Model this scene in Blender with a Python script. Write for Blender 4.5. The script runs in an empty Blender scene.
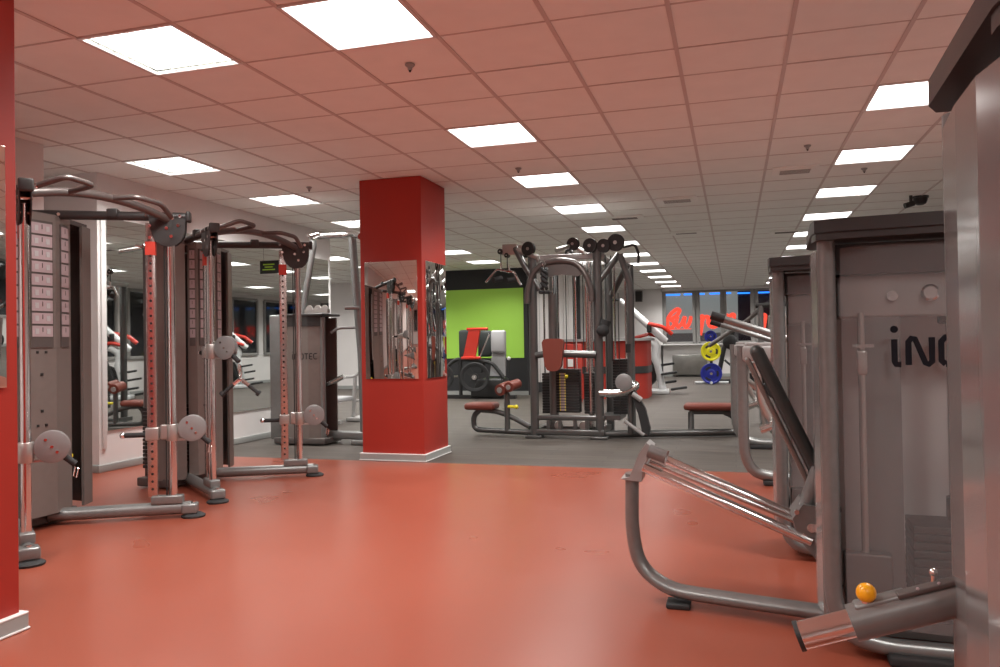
import bpy, bmesh, math, random
from mathutils import Vector, Matrix
PI = math.pi
random.seed(7)
SC = bpy.context.scene
C = SC.collection

# ---------------------------------------------------------------- camera, world, exposure
EYE = 1.13
CEIL = 2.77
cam_d = bpy.data.cameras.new('camera')
cam_d.sensor_width = 36.0
cam_d.lens = 776.84 / 1000.0 * 36.0
cam_d.clip_start = 0.05
cam_d.clip_end = 200
cam = bpy.data.objects.new('camera', cam_d)
C.objects.link(cam)
yaw, pitch, roll = 0.2921, 0.0127, -0.016
M = (Matrix.Rotation(yaw, 4, 'Z') @ Matrix.Rotation(PI / 2 + pitch, 4, 'X') @ Matrix.Rotation(roll, 4, 'Z'))
M.translation = Vector((0, 0, EYE))
cam.matrix_world = M
SC.camera = cam
w = bpy.data.worlds.new('world')
SC.world = w
w.use_nodes = True
w.node_tree.nodes['Background'].inputs[0].default_value = (0.05, 0.06, 0.09, 1)
w.node_tree.nodes['Background'].inputs[1].default_value = 0.15
SC.view_settings.view_transform = 'Standard'
SC.view_settings.look = 'None'
SC.view_settings.gamma = 1
SC.view_settings.use_curve_mapping = False
SC.view_settings.exposure = 0.0
LAMP = 5.0           # glow of the ceiling panels' diffusers
LAMP_W = 31.0        # watts thrown down by each panel

# ---------------------------------------------------------------- materials
MATS = {}
def mat(name, col, rough=0.5, metal=0.0, spec=0.5, emit=0.0, noise=0.0, nscale=8.0, bump=0.0, coat=0.0):
    m = bpy.data.materials.new(name)
    m.use_nodes = True
    nt = m.node_tree
    b = nt.nodes['Principled BSDF']
    b.inputs['Base Color'].default_value = (*col, 1)
    b.inputs['Roughness'].default_value = rough
    b.inputs['Metallic'].default_value = metal
    b.inputs['Specular IOR Level'].default_value = spec
    if coat:
        b.inputs['Coat Weight'].default_value = coat
        b.inputs['Coat Roughness'].default_value = 0.12
    if emit:
        b.inputs['Emission Color'].default_value = (*col, 1)
        b.inputs['Emission Strength'].default_value = emit
    if noise or bump:
        tc = nt.nodes.new('ShaderNodeTexCoord')
        n = nt.nodes.new('ShaderNodeTexNoise')
        n.inputs['Scale'].default_value = nscale
        n.inputs['Detail'].default_value = 4
        nt.links.new(tc.outputs['Object'], n.inputs['Vector'])
        if noise:
            r = nt.nodes.new('ShaderNodeMapRange')
            r.inputs['From Min'].default_value = 0.3
            r.inputs['From Max'].default_value = 0.7
            r.inputs['To Min'].default_value = 1 - noise
            r.inputs['To Max'].default_value = 1 + noise
            nt.links.new(n.outputs['Fac'], r.inputs['Value'])
            mx = nt.nodes.new('ShaderNodeVectorMath')
            mx.operation = 'SCALE'
            mx.inputs[0].default_value = col
            nt.links.new(r.outputs['Result'], mx.inputs['Scale'])
            nt.links.new(mx.outputs['Vector'], b.inputs['Base Color'])
            r2 = nt.nodes.new('ShaderNodeMapRange')
            r2.inputs['To Min'].default_value = max(0.02, rough - 0.08)
            r2.inputs['To Max'].default_value = min(1, rough + 0.08)
            nt.links.new(n.outputs['Fac'], r2.inputs['Value'])
            nt.links.new(r2.outputs['Result'], b.inputs['Roughness'])
        if bump:
            bp = nt.nodes.new('ShaderNodeBump')
            bp.inputs['Strength'].default_value = bump
            bp.inputs['Distance'].default_value = 0.01
            nt.links.new(n.outputs['Fac'], bp.inputs['Height'])
            nt.links.new(bp.outputs['Normal'], b.inputs['Normal'])
    MATS[name] = m
    return m

mat('grey_metal', (0.225, 0.228, 0.225), 0.32, 0.5, noise=0.05, nscale=30)
mat('sheet_metal', (0.215, 0.185, 0.17), 0.42, 0.35, noise=0.04, nscale=20)
mat('sheet_dark', (0.12, 0.105, 0.10), 0.45, 0.4)
mat('arm_dark', (0.13, 0.11, 0.105), 0.32, 0.5)
mat('gloss_grey', (0.26, 0.262, 0.26), 0.14, 0.3)
mat('steel_dark', (0.125, 0.125, 0.123), 0.32, 0.6)
mat('disc_grey', (0.27, 0.27, 0.27), 0.38, 0.3)
mat('light_grey', (0.36, 0.35, 0.345), 0.4, 0.2)
mat('chrome', (0.78, 0.78, 0.78), 0.12, 1.0)
mat('satin_steel', (0.62, 0.61, 0.60), 0.22, 1.0)
mat('cast_alu', (0.50, 0.48, 0.46), 0.35, 0.8)
mat('black_plastic', (0.018, 0.018, 0.018), 0.45)
mat('black_rubber', (0.022, 0.022, 0.023), 0.75)
mat('cap_dark', (0.032, 0.031, 0.031), 0.4)
mat('stack_iron', (0.028, 0.026, 0.026), 0.5, 0.2)
mat('yellow', (0.85, 0.72, 0.02), 0.4)
mat('orange_knob', (0.95, 0.42, 0.01), 0.3)
mat('red_paint', (0.40, 0.028, 0.016), 0.6, noise=0.05, nscale=2)
mat('red_frame', (0.55, 0.03, 0.015), 0.35)
mat('red_sticker', (0.6, 0.05, 0.03), 0.5)
mat('upholstery', (0.18, 0.038, 0.024), 0.5, bump=0.15, nscale=90)
mat('black_pad', (0.035, 0.043, 0.042), 0.5, bump=0.1, nscale=90)
mat('grey_pad', (0.42, 0.42, 0.43), 0.6, bump=0.1, nscale=90)
mat('wall_white', (0.76, 0.73, 0.72), 0.75, noise=0.02, nscale=3)
mat('wall_black', (0.022, 0.022, 0.024), 0.7)
mat('wall_green', (0.40, 0.74, 0.09), 0.6)
mat('baseboard', (0.33, 0.34, 0.33), 0.5)
mat('white_plastic', (0.72, 0.71, 0.70), 0.35)
mat('tile', (0.86, 0.86, 0.82), 0.85, noise=0.02, nscale=6)
mat('tile_bar', (0.60, 0.53, 0.50), 0.55)
mat('mirror', (0.82, 0.85, 0.83), 0.015, 1.0)
mat('frame_grey', (0.30, 0.29, 0.28), 0.5)
mat('night_glass', (0.012, 0.013, 0.016), 0.06, 0.0, 0.8)
mat('placard', (0.40, 0.32, 0.335), 0.6)
mat('placard_ink', (0.10, 0.07, 0.07), 0.6)
mat('letter_ink', (0.010, 0.010, 0.014), 0.8, spec=0.15)
mat('blue_plate', (0.012, 0.02, 0.26), 0.45)
mat('yellow_plate', (0.75, 0.68, 0.01), 0.45)
mat('brushed_steel', (0.42, 0.42, 0.40), 0.32, 1.0, noise=0.1, nscale=5)
mat('white_paint', (0.68, 0.69, 0.70), 0.3)
mat('facade', (0.20, 0.22, 0.215), 0.8, emit=1.0)  # own glow stands in for missing outdoor light on the board
mat('facade_low', (0.09, 0.085, 0.085), 0.8, emit=0.6)  # lower board, glow again replaces outdoor light
mat('facade_dark', (0.05, 0.035, 0.06), 0.8)
mat('green_print', (0.45, 0.75, 0.05), 0.5)
mat('lamp', (1.0, 0.985, 0.96), 0.5, emit=LAMP)
mat('neon_red', (1.0, 0.09, 0.05), 0.4, emit=1.25)
mat('neon_blue', (0.02, 0.22, 1.0), 0.4, emit=2.2)

def wood_floor():
    m = bpy.data.materials.new('grey_wood')
    m.use_nodes = True
    nt = m.node_tree
    b = nt.nodes['Principled BSDF']
    tc = nt.nodes.new('ShaderNodeTexCoord')
    br = nt.nodes.new('ShaderNodeTexBrick')
    br.inputs['Color1'].default_value = (0.072, 0.061, 0.053, 1)
    br.inputs['Color2'].default_value = (0.090, 0.076, 0.066, 1)
    br.inputs['Mortar'].default_value = (0.05, 0.043, 0.038, 1)
    br.inputs['Scale'].default_value = 1
    br.inputs['Mortar Size'].default_value = 0.004
    br.inputs['Brick Width'].default_value = 1.2
    br.inputs['Row Height'].default_value = 0.16
    nt.links.new(tc.outputs['Object'], br.inputs['Vector'])
    n = nt.nodes.new('ShaderNodeTexNoise')
    mp = nt.nodes.new('ShaderNodeMapping')
    mp.inputs['Scale'].default_value = (1.2, 14, 1)
    nt.links.new(tc.outputs['Object'], mp.inputs['Vector'])
    nt.links.new(mp.outputs['Vector'], n.inputs['Vector'])
    n.inputs['Scale'].default_value = 1.5
    n.inputs['Detail'].default_value = 5
    r = nt.nodes.new('ShaderNodeMapRange')
    r.inputs['From Min'].default_value = 0.3
    r.inputs['From Max'].default_value = 0.7
    r.inputs['To Min'].default_value = 0.75
    r.inputs['To Max'].default_value = 1.25
    nt.links.new(n.outputs['Fac'], r.inputs['Value'])
    mx = nt.nodes.new('ShaderNodeVectorMath')
    mx.operation = 'SCALE'
    nt.links.new(br.outputs['Color'], mx.inputs[0])
    nt.links.new(r.outputs['Result'], mx.inputs['Scale'])
    nt.links.new(mx.outputs['Vector'], b.inputs['Base Color'])
    b.inputs['Roughness'].default_value = 0.6
    b.inputs['Specular IOR Level'].default_value = 0.3
    MATS['grey_wood'] = m
wood_floor()

def red_floor():
    m = bpy.data.materials.new('red_floor')
    m.use_nodes = True
    nt = m.node_tree
    b = nt.nodes['Principled BSDF']
    tc = nt.nodes.new('ShaderNodeTexCoord')
    n = nt.nodes.new('ShaderNodeTexNoise')
    n.inputs['Scale'].default_value = 1.1
    n.inputs['Detail'].default_value = 2
    n.inputs['Roughness'].default_value = 0.6
    nt.links.new(tc.outputs['Object'], n.inputs['Vector'])
    cr = nt.nodes.new('ShaderNodeValToRGB')
    cr.color_ramp.elements[0].position = 0.1
    cr.color_ramp.elements[0].color = (0.262, 0.062, 0.035, 1)
    cr.color_ramp.elements[1].position = 0.95
    cr.color_ramp.elements[1].color = (0.305, 0.075, 0.044, 1)
    nt.links.new(n.outputs['Fac'], cr.inputs['Fac'])
    nt.links.new(cr.outputs['Color'], b.inputs['Base Color'])
    r = nt.nodes.new('ShaderNodeMapRange')
    r.inputs['To Min'].default_value = 0.24
    r.inputs['To Max'].default_value = 0.34
    nt.links.new(n.outputs['Fac'], r.inputs['Value'])
    nt.links.new(r.outputs['Result'], b.inputs['Roughness'])
    b.inputs['Specular IOR Level'].default_value = 0.5
    MATS['red_floor'] = m
red_floor()

def see_through(name, col, clear, rough):
    m = bpy.data.materials.new(name)
    m.use_nodes = True
    nt = m.node_tree
    b = nt.nodes['Principled BSDF']
    b.inputs['Base Color'].default_value = (*col, 1)
    b.inputs['Roughness'].default_value = rough
    tr = nt.nodes.new('ShaderNodeBsdfTransparent')
    mx = nt.nodes.new('ShaderNodeMixShader')
    mx.inputs[0].default_value = clear
    nt.links.new(b.outputs[0], mx.inputs[1])
    nt.links.new(tr.outputs[0], mx.inputs[2])
    nt.links.new(mx.outputs[0], nt.nodes['Material Output'].inputs['Surface'])
    MATS[name] = m
see_through('acrylic', (0.35, 0.345, 0.35), 0.82, 0.2)
see_through('acrylic_dark', (0.05, 0.04, 0.04), 0.35, 0.2)
see_through('window_glass', (0.05, 0.05, 0.055), 0.9, 0.03)
see_through('counter_glass', (0.55, 0.50, 0.48), 0.6, 0.12)

# ---------------------------------------------------------------- mesh builder
class MB:
    def __init__(s):
        s.v = []; s.f = []; s.m = []
    def add(s, vs, fs, m=0):
        o = len(s.v)
        s.v += [tuple(x) for x in vs]
        s.f += [tuple(i + o for i in f) for f in fs]
        s.m += [m] * len(fs)
        return s
    def box(s, c, d, rot=None, m=0, bev=0.0, rz=0.0):
        """box centred on c with full size d"""
        R = rot if rot is not None else Matrix.Rotation(rz, 3, 'Z')
        c = Vector(c)
        hx, hy, hz = d[0] / 2, d[1] / 2, d[2] / 2
        if bev <= 0:
            vs = [R @ Vector((x * hx, y * hy, z * hz)) + c for x in (-1, 1) for y in (-1, 1) for z in (-1, 1)]
            return s.add(vs, [(0, 1, 3, 2), (4, 6, 7, 5), (0, 4, 5, 1), (2, 3, 7, 6), (0, 2, 6, 4), (1, 5, 7, 3)], m)
        bm = bmesh.new()
        bmesh.ops.create_cube(bm, size=1)
        bmesh.ops.scale(bm, vec=d, verts=bm.verts)
        bmesh.ops.bevel(bm, geom=bm.edges[:], offset=min(bev, min(d) * 0.49), segments=3, profile=0.5, affect='EDGES')
        bm.verts.index_update()
        s.add([R @ v.co + c for v in bm.verts], [[v.index for v in f.verts] for f in bm.faces], m)
        bm.free()
        return s
    def tube(s, pts, r, seg=10, m=0, fil=0.0, closed=False, flat=None, caps=True):
        """tube along pts; fil rounds the corners; flat=(axis, factor) squashes the section along a world axis"""
        P = [Vector(p) for p in pts]
        rs = list(r) if isinstance(r, (list, tuple)) else None
        if fil > 0 and len(P) > 2 and rs is None:
            Q = []
            n = len(P)
            rng = range(n) if closed else range(1, n - 1)
            if not closed: Q.append(P[0])
            for i in rng:
                a, b, c = P[i - 1], P[i], P[(i + 1) % n]
                da, dc = (a - b), (c - b)
                k = min(fil, da.length * 0.48, dc.length * 0.48)
                p0 = b + da.normalized() * k; p1 = b + dc.normalized() * k
                for j in range(6):
                    t = j / 5
                    Q.append(p0 * (1 - t) ** 2 + b * 2 * t * (1 - t) + p1 * t * t)
            if not closed: Q.append(P[-1])
            P = [Q[0]] + [q for k, q in enumerate(Q[1:]) if (q - Q[k]).length > 1e-5]
        n = len(P)
        if rs is None: rs = [r] * n
        T = []
        for i in range(n):
            if closed: t = P[(i + 1) % n] - P[i - 1]
            elif i == 0: t = P[1] - P[0]
            elif i == n - 1: t = P[-1] - P[-2]
            else: t = (P[i + 1] - P[i]).normalized() + (P[i] - P[i - 1]).normalized()
            T.append(t.normalized())
        up = Vector((0, 0, 1)) if abs(T[0].z) < 0.9 else Vector((0, 1, 0))
        N = (up - T[0] * up.dot(T[0])).normalized()
        vs = []
        for i in range(n):
            if i:
                N = (N - T[i] * N.dot(T[i]))
                N = N.normalized() if N.length > 1e-6 else T[i].orthogonal().normalized()
            B = T[i].cross(N)
            for k in range(seg):
                a = 2 * PI * k / seg + PI / seg
                o = (N * math.cos(a) + B * math.sin(a)) * rs[i]
                if flat:
                    ax = Vector(flat[0]).normalized()
                    o = o - ax * o.dot(ax) * (1 - flat[1])
                vs.append(P[i] + o)
        fs = []
        for i in range(n if closed else n - 1):
            j = (i + 1) % n
            for k in range(seg):
                l = (k + 1) % seg
                fs.append((i * seg + k, i * seg + l, j * seg + l, j * seg + k))
        if caps and not closed:
            fs.append(tuple(range(seg))[::-1]); fs.append(tuple((n - 1) * seg + k for k in range(seg)))
        return s.add(vs, fs, m)
    def cyl(s, a, b, r, seg=20, m=0, r2=None):
        return s.tube([a, b], [r, r if r2 is None else r2], seg, m)
    def lathe(s, prof, o, axis=(0, 0, 1), seg=24, m=0, ring=False):
        """profile [(radius, height)] turned about axis through o"""
        A = Vector(axis).normalized(); X = A.orthogonal().normalized(); Y = A.cross(X); o = Vector(o)
        vs = []
        for (r, h) in prof:
            for k in range(seg):
                a = 2 * PI * k / seg
                vs.append(o + A * h + (X * math.cos(a) + Y * math.sin(a)) * max(r, 1e-4))
        fs = []
        for i in range(len(prof) - 1):
            for k in range(seg):
                l = (k + 1) % seg
                fs.append((i * seg + k, i * seg + l, (i + 1) * seg + l, (i + 1) * seg + k))
        if ring:
            n = len(prof) - 1
            fs += [(n * seg + k, n * seg + (k + 1) % seg, (k + 1) % seg, k) for k in range(seg)]
        else:
            fs.append(tuple(range(seg))[::-1]); fs.append(tuple((len(prof) - 1) * seg + k for k in range(seg)))
        return s.add(vs, fs, m)
    def ball(s, o, r, m=0, sc=(1, 1, 1)):
        prof = [(r * math.sin(PI * i / 10), -r * math.cos(PI * i / 10)) for i in range(11)]
        n0 = len(s.v)
        s.lathe(prof, (0, 0, 0), seg=16, m=m)
        for i in range(n0, len(s.v)):
            x, y, z = s.v[i]
            s.v[i] = (x * sc[0] + o[0], y * sc[1] + o[1], z * sc[2] + o[2])
        return s
    def prism(s, poly, ext, m=0):
        """planar polygon (3-D points) extruded by the vector ext"""
        P = [Vector(p) for p in poly]; E = Vector(ext); n = len(P)
        fs = [tuple(range(n))[::-1], tuple(range(n, 2 * n))]
        fs += [(i, (i + 1) % n, (i + 1) % n + n, i + n) for i in range(n)]
        return s.add(P + [p + E for p in P], fs, m)
    def wall_strip(s, plan, z0, z1, th, m=0):
        """sheet standing on a plan polyline, thickness th to its left"""
        L = [Vector((x, y, 0)) for x, y in plan]
        off = []
        for i, p in enumerate(L):
            a = L[max(i - 1, 0)]; b = L[min(i + 1, len(L) - 1)]
            d = (b - a).normalized(); off.append(p + Vector((-d.y, d.x, 0)) * th)
        for i in range(len(L) - 1):
            vs = []
            for q in (L[i], L[i + 1], off[i + 1], off[i]):
                vs.append((q.x, q.y, z0)); vs.append((q.x, q.y, z1))
            s.add(vs, [(0, 2, 3, 1), (2, 4, 5, 3), (4, 6, 7, 5), (6, 0, 1, 7), (1, 3, 5, 7), (0, 6, 4, 2)], m)
        return s
    def build(s, name, mats, parent=None, loc=None):
        me = bpy.data.meshes.new(name)
        me.from_pydata(s.v, [], s.f)
        if isinstance(mats, str): mats = [mats]
        for k in mats: me.materials.append(MATS[k])
        me.polygons.foreach_set('material_index', s.m)
        me.polygons.foreach_set('use_smooth', [True] * len(s.f))
        me.update()
        bm = bmesh.new(); bm.from_mesh(me)
        bmesh.ops.recalc_face_normals(bm, faces=bm.faces)
        bm.to_mesh(me); bm.free()
        me.set_sharp_from_angle(angle=math.radians(35))
        o = bpy.data.objects.new(name, me)
        C.objects.link(o)
        if parent: o.parent = parent
        if loc: o.location = loc
        return o

def tag(o, label=None, cat=None, group=None, kind=None):
    if label: o['label'] = label
    if cat: o['category'] = cat
    if group: o['group'] = group
    if kind: o['kind'] = kind
    return o
def thing(name, label, cat, loc=(0, 0, 0), rz=0.0, group=None):
    o = bpy.data.objects.new(name, None)
    o.empty_display_size = 0.1
    C.objects.link(o)
    o.location = loc
    o.rotation_euler = (0, 0, rz)
    return tag(o, label, cat, group)
def dup(root, loc=None, rz=None, label=None, scale=None):
    def cp(o, parent):
        c = o.copy(); C.objects.link(c)
        if parent: c.parent = parent
        for ch in list(o.children): cp(ch, c)
        return c
    r = cp(root, None)
    if loc is not None: r.location = loc
    if rz is not None: r.rotation_euler = (0, 0, rz)
    if scale: r.scale = scale
    if label: r['label'] = label
    return r
def struct(name, mb, mats, label=None):
    return tag(mb.build(name, mats), label, None, None, 'structure')

# letters drawn as strokes in a 2-D box of height 1; mapped into a plane
GLYPH = {
 'i': (0.34, [[(0.10, 0.70), (0.10, 0.10), (0.14, 0.02), (0.26, 0.02)]], [(0.10, 0.97)]),
 'N': (0.78, [[(0.10, 0.0), (0.10, 0.62), (0.17, 0.72), (0.26, 0.70), (0.50, 0.06), (0.58, 0.02), (0.66, 0.10), (0.66, 0.74)]], []),
 'O': (0.78, [[(0.20, 0.02), (0.10, 0.12), (0.10, 0.62), (0.20, 0.74), (0.50, 0.74), (0.62, 0.62), (0.62, 0.12), (0.50, 0.02), (0.20, 0.02)]], []),
 'T': (0.66, [[(0.02, 0.74), (0.56, 0.74)], [(0.29, 0.74), (0.29, 0.0)]], []),
 'E': (0.66, [[(0.54, 0.74), (0.20, 0.74), (0.10, 0.64), (0.10, 0.12), (0.20, 0.02), (0.54, 0.02)], [(0.12, 0.38), (0.48, 0.38)]], []),
 'C': (0.66, [[(0.56, 0.74), (0.22, 0.74), (0.10, 0.62), (0.10, 0.14), (0.22, 0.02), (0.56, 0.02)]], []),
}
def lettering(text, org, ux, uz, h, nrm, w=0.085):
    mb = MB(); org = Vector(org); ux = Vector(ux); uz = Vector(uz); n = Vector(nrm)
    x = 0
    for ch in text:
        adv, strokes, dots = GLYPH[ch]
        for st in strokes:
            mb.tube([org + ux * (x + a) * h + uz * b * h for a, b in st], w * h, 8, flat=(nrm, 0.06))
        for a, b in dots:
            q = org + ux * (x + a) * h + uz * b * h
            mb.cyl(q - n * 0.0008, q + n * 0.0008, w * 1.15 * h, 14)
        x += adv
    return mb

# ================================================================= THE ROOM
Y0, Y1 = -4.0, 25.0          # back wall behind the viewer, window wall
XR = 3.1                      # right wall
XL = -5.6                     # mirror wall
RED_END = 6.93
struct('floor', MB().box(((XR - 6.6) / 2, (Y0 + RED_END) / 2, -0.05), (XR + 6.6, RED_END - Y0, 0.1)), 'red_floor')
struct('floor', MB().box((-4.0, (RED_END + 26) / 2, -0.052), (16, 26 - RED_END, 0.1)), 'grey_wood')
struct('ceiling', MB().box((-4.0, 11, CEIL + 0.10), (16, 31, 0.1)), 'tile')
# suspended tile grid: the lights sit in it
GX = -2.078; GY = 3.723
LX = lambda i: GX + 0.6 * i + 0.3
spots = []
for k in range(0, 7): spots.append((-5, 1.8 * (k + 1), 'left'))
for k in range(0, 11): spots.append((0, 1.8 * (k + 1), 'centre'))
for k in range(0, 11): spots.append((5, 1.8 * (k + 1), 'right'))
spots += [(i_, 1.8 * k_, 'rear_fill') for i_ in (-9, -13) for k_ in (4, 5, 6, 7)]  # panel rows added to brighten the dark far left bay
spots += [(0, -0.47, 'near'), (-2, -0.47, 'near'), (5, -0.6, 'right'), (0, -3.0, 'behind'), (-4, -3.0, 'behind'), (5, -3.0, 'behind'), (0, -5.4, 'behind'), (-4, -5.4, 'behind'), (4, -5.4, 'behind')]
def in_light(x, y):
    return any(abs(x - LX(i)) < 0.29 and abs(y - (GY + dy + 0.3)) < 0.29 for i, dy, _ in spots)
tiles = MB(); bars = MB()
nx0, nx1 = -16, 9
yl = sorted(set([round(GY + 0.73 + 0.6 * j, 4) for j in range(-13, 1)] + [round(GY + 1.2 + 0.6 * j, 4) for j in range(0, 35)]))
# one row of tiles is cut short: 0.47 m wide
lit = set()
lit_cells = {}
for i in range(nx0, nx1):
    x0 = GX + 0.6 * i
    if x0 < -11.9 or x0 > XR - 0.02: continue
    for j in range(len(yl) - 1):
        y0, y1 = yl[j], yl[j + 1]
        cx, cy = x0 + 0.3, (y0 + y1) / 2
        hit = None
        for (li, dy, tg) in spots:
            yy = GY + dy + (0.3 if dy > 0 else 0.3)
            if li == i and y0 < yy < y1 and (y1 - y0) > 0.55: hit = (tg, li, j)
        if hit:
            lit_cells[(i, j)] = (cx, cy, hit[0]); continue
        tiles.box((cx, cy, CEIL + 0.01 + random.uniform(-0.0012, 0.0012)), (0.6, y1 - y0, 0.018))
struct('ceiling', tiles, 'tile')
for i in range(nx0, nx1 + 1):
    x = GX + 0.6 * i
    if -11.9 < x < XR: bars.box((x, 11, CEIL - 0.0015), (0.024, 30.6, 0.005))
for y in yl: bars.box((-4.4, y, CEIL - 0.001), (15, 0.010, 0.004))
struct('trim_1', bars, 'tile_bar')

# walls
struct('wall_back', MB().box((-1.8, Y0 - 0.05, 1.4), (9.9, 0.1, 2.8)), 'wall_white')
struct('wall_right', MB().box((XR + 0.05, 10.5, 1.4), (0.1, 29.2, 2.8)), 'wall_white')
struct('wall_left', MB().box((-5.29, 0.41, 1.4), (0.1, 8.92, 2.8)).box((-5.8, 4.82, 1.4), (1.0, 0.1, 2.8)), 'wall_white')
struct('wall_left', MB().box((-6.35, 5.32, 1.4), (0.1, 0.92, 2.8)).box((-5.96, 7.94, 1.4), (0.72, 4.32, 2.8)), 'wall_white')
struct('wall_front', MB().box((-8.1, 18.35, 1.4), (7.6, 0.1, 2.8)), 'wall_white')
struct('wall_left', MB().box((-11.9, 14.2, 1.4), (0.1, 8.4, 2.8)).box((-9.1, 10.1, 1.4), (5.6, 0.1, 2.8)), 'wall_white')
blk = MB().box((-5.33, 17.3, 1.4), (2.1, 2.0, 2.8))
blk.box((-5.33, 16.293, 1.57), (1.94, 0.014, 1.52), m=1)
struct('wall_front', blk, ['wall_black', 'wall_green'])
struct('wall_front', MB().box((-4.3, 21.7, 1.4), (0.1, 6.7, 2.8)), 'wall_white')
# window wall: sill wall, lintel and mullions
ww = MB()
ww.box((-3.2, Y1 + 0.1, 1.4), (2.1, 0.2, 2.8))
ww.box((0.5, Y1 + 0.1, 0.49), (5.4, 0.2, 0.98))
ww.box((0.5, Y1 + 0.1, 2.75), (5.4, 0.2, 0.12))
struct('wall_front', ww, 'wall_white')
struct('trim_2', MB().box((0.45, Y1 - 0.08, 1.0), (5.3, 0.3, 0.04), bev=0.01), 'white_plastic')
wx = [(-2.08, -1.18), (-1.04, -0.34), (-0.24, 0.55), (0.70, 1.45), (1.60, 2.35), (2.45, 3.05)]
for k, (a, b) in enumerate(wx):
    fr = MB()
    for (cx, cz, sx, sz) in ((a, 1.85, 0.09, 1.68), (b, 1.85, 0.09, 1.68), ((a + b) / 2, 2.66, b - a, 0.07), ((a + b) / 2, 1.05, b - a, 0.08)):
        fr.box((cx, Y1 + 0.05, cz), (sx, 0.08, sz), bev=0.008)
    o = struct('window_%d' % (k + 1), fr, 'frame_grey')
    gl = MB().box(((a + b) / 2, Y1 + 0.06, 1.86), (b - a - 0.06, 0.008, 1.56)).build('glass', 'window_glass', o)
fill = MB()
ed = [-2.15] + [v for ab in wx for v in ab] + [3.1]
for k in range(0, len(ed), 2):
    if ed[k + 1] - ed[k] > 0.02: fill.box(((ed[k] + ed[k + 1]) / 2, Y1 + 0.12, 1.85), (ed[k + 1] - ed[k] + 0.05, 0.12, 1.7))
struct('trim_3', fill, 'frame_grey')
# facade outside the windows with the illuminated script sign
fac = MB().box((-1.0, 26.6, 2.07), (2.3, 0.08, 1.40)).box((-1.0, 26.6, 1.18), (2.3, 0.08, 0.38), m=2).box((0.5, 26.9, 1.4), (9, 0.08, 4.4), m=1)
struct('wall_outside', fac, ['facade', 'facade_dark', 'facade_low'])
sign = thing('neon_sign', 'glowing red script lettering seen through the far windows', 'sign', (0, 26.53, 0))
K = 26.35 / 25.5
def stroke(name, lines, r=0.055):
    mb = MB()
    for ln in lines:
        mb.tube([(x * K, 0, EYE + (z - EYE) * K) for x, z in ln], r, 8, fil=0.08, flat=((0, 1, 0), 0.6))
    mb.build(name, 'neon_red', sign)
stroke('letter_v', [[(-1.86, 1.57), (-2.00, 1.52), (-2.06, 1.66), (-2.03, 1.86), (-1.90, 2.04), (-1.72, 2.16), (-1.64, 2.10), (-1.72, 1.96), (-1.95, 1.80), (-1.84, 1.76), (-1.82, 1.64), (-1.92, 1.54)]], 0.065)
stroke('letter_i', [[(-1.72, 1.91), (-1.78, 1.68), (-1.72, 1.55), (-1.60, 1.66), (-1.49, 1.90)], [(-1.49, 1.90), (-1.54, 1.62), (-1.45, 1.55), (-1.36, 1.66), (-1.29, 1.90)]], 0.065)
stroke('letter_r', [[(-1.06, 1.84), (-0.92, 1.93), (-0.98, 1.55), (-1.03, 1.29)], [(-0.97, 1.72), (-0.88, 1.88), (-0.76, 1.88), (-0.78, 1.66)]], 0.065)
stroke('letter_e', [[(-0.78, 1.64), (-0.60, 1.70), (-0.54, 1.82), (-0.62, 1.90), (-0.76, 1.76), (-0.76, 1.58), (-0.60, 1.52), (-0.45, 1.62)]], 0.06)
stroke('letter_p', [[(-0.27, 1.90), (-0.16, 1.92), (-0.18, 1.66)], [(-0.16, 1.80), (-0.04, 1.94), (0.04, 1.92), (0.00, 1.66), (0.08, 1.62)]], 0.06)
stroke('letter_t', [[(0.62, 1.5), (0.70, 1.9), (0.98, 1.9), (0.9, 1.4)]], 0.06)
stroke('sign_base', [[(-2.0, 1.50), (-1.3, 1.50)]], 0.012)
tube = None
for k, (a, b) in enumerate([(-2.15, -1.62), (-1.52, -1.24), (-1.05, -0.86), (-0.72, -0.38), (-0.23, -0.05), (0.02, 0.55), (0.70, 1.5)]):
    t = MB().box(((a + b) / 2 * K, 26.54 if a < 0 else 26.84, 2.66), (b - a, 0.04, 0.05), bev=0.01).build('light_strip', 'neon_blue')
    tag(t, ('leftmost', 'second', 'third', 'fourth', 'fifth', 'sixth', 'rightmost')[k] + ' blue light strip from the left, glowing above the red script sign', 'light', 'blue light strips over the sign outside')

# wall mirror on the left wall
mr = thing('wall_mirror', 'large wall mirror behind the dual cable machines', 'mirror', (XL, 7.95, 0.37))
MB().box((0.006, 0, 1.0), (0.012, 4.15, 1.99)).build('mirror_glass', 'mirror', mr)
MB().box((0.008, -2.115, 0.94), (0.02, 0.05, 2.2), bev=0.004).build('mirror_edge', 'white_plastic', mr)
MB().box((0.008, 2.09, 0.98), (0.016, 0.03, 2.02), bev=0.004).build('mirror_edge', 'white_plastic', mr)

# baseboards
struct('baseboard_left', MB().box((XL + 0.012, 7.93, 0.035), (0.024, 4.36, 0.07), bev=0.006).box((-5.96, 5.77, 0.035), (0.74, 0.024, 0.07), bev=0.006), 'baseboard')
struct('baseboard_left', MB().box((-5.225, 0.4, 0.035), (0.024, 8.9, 0.07), bev=0.006), 'baseboard')
struct('baseboard_front', MB().box((-8.1, 18.285, 0.045), (7.6, 0.024, 0.09)).box((-5.33, 16.28, 0.045), (2.12, 0.024, 0.09)), 'baseboard')
struct('baseboard_front', MB().box((-0.5, Y1 - 0.012, 0.045), (7.2, 0.024, 0.09)), 'baseboard')
struct('baseboard_right', MB().box((XR - 0.012, 10.5, 0.045), (0.024, 28.9, 0.09)), 'baseboard')
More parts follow.
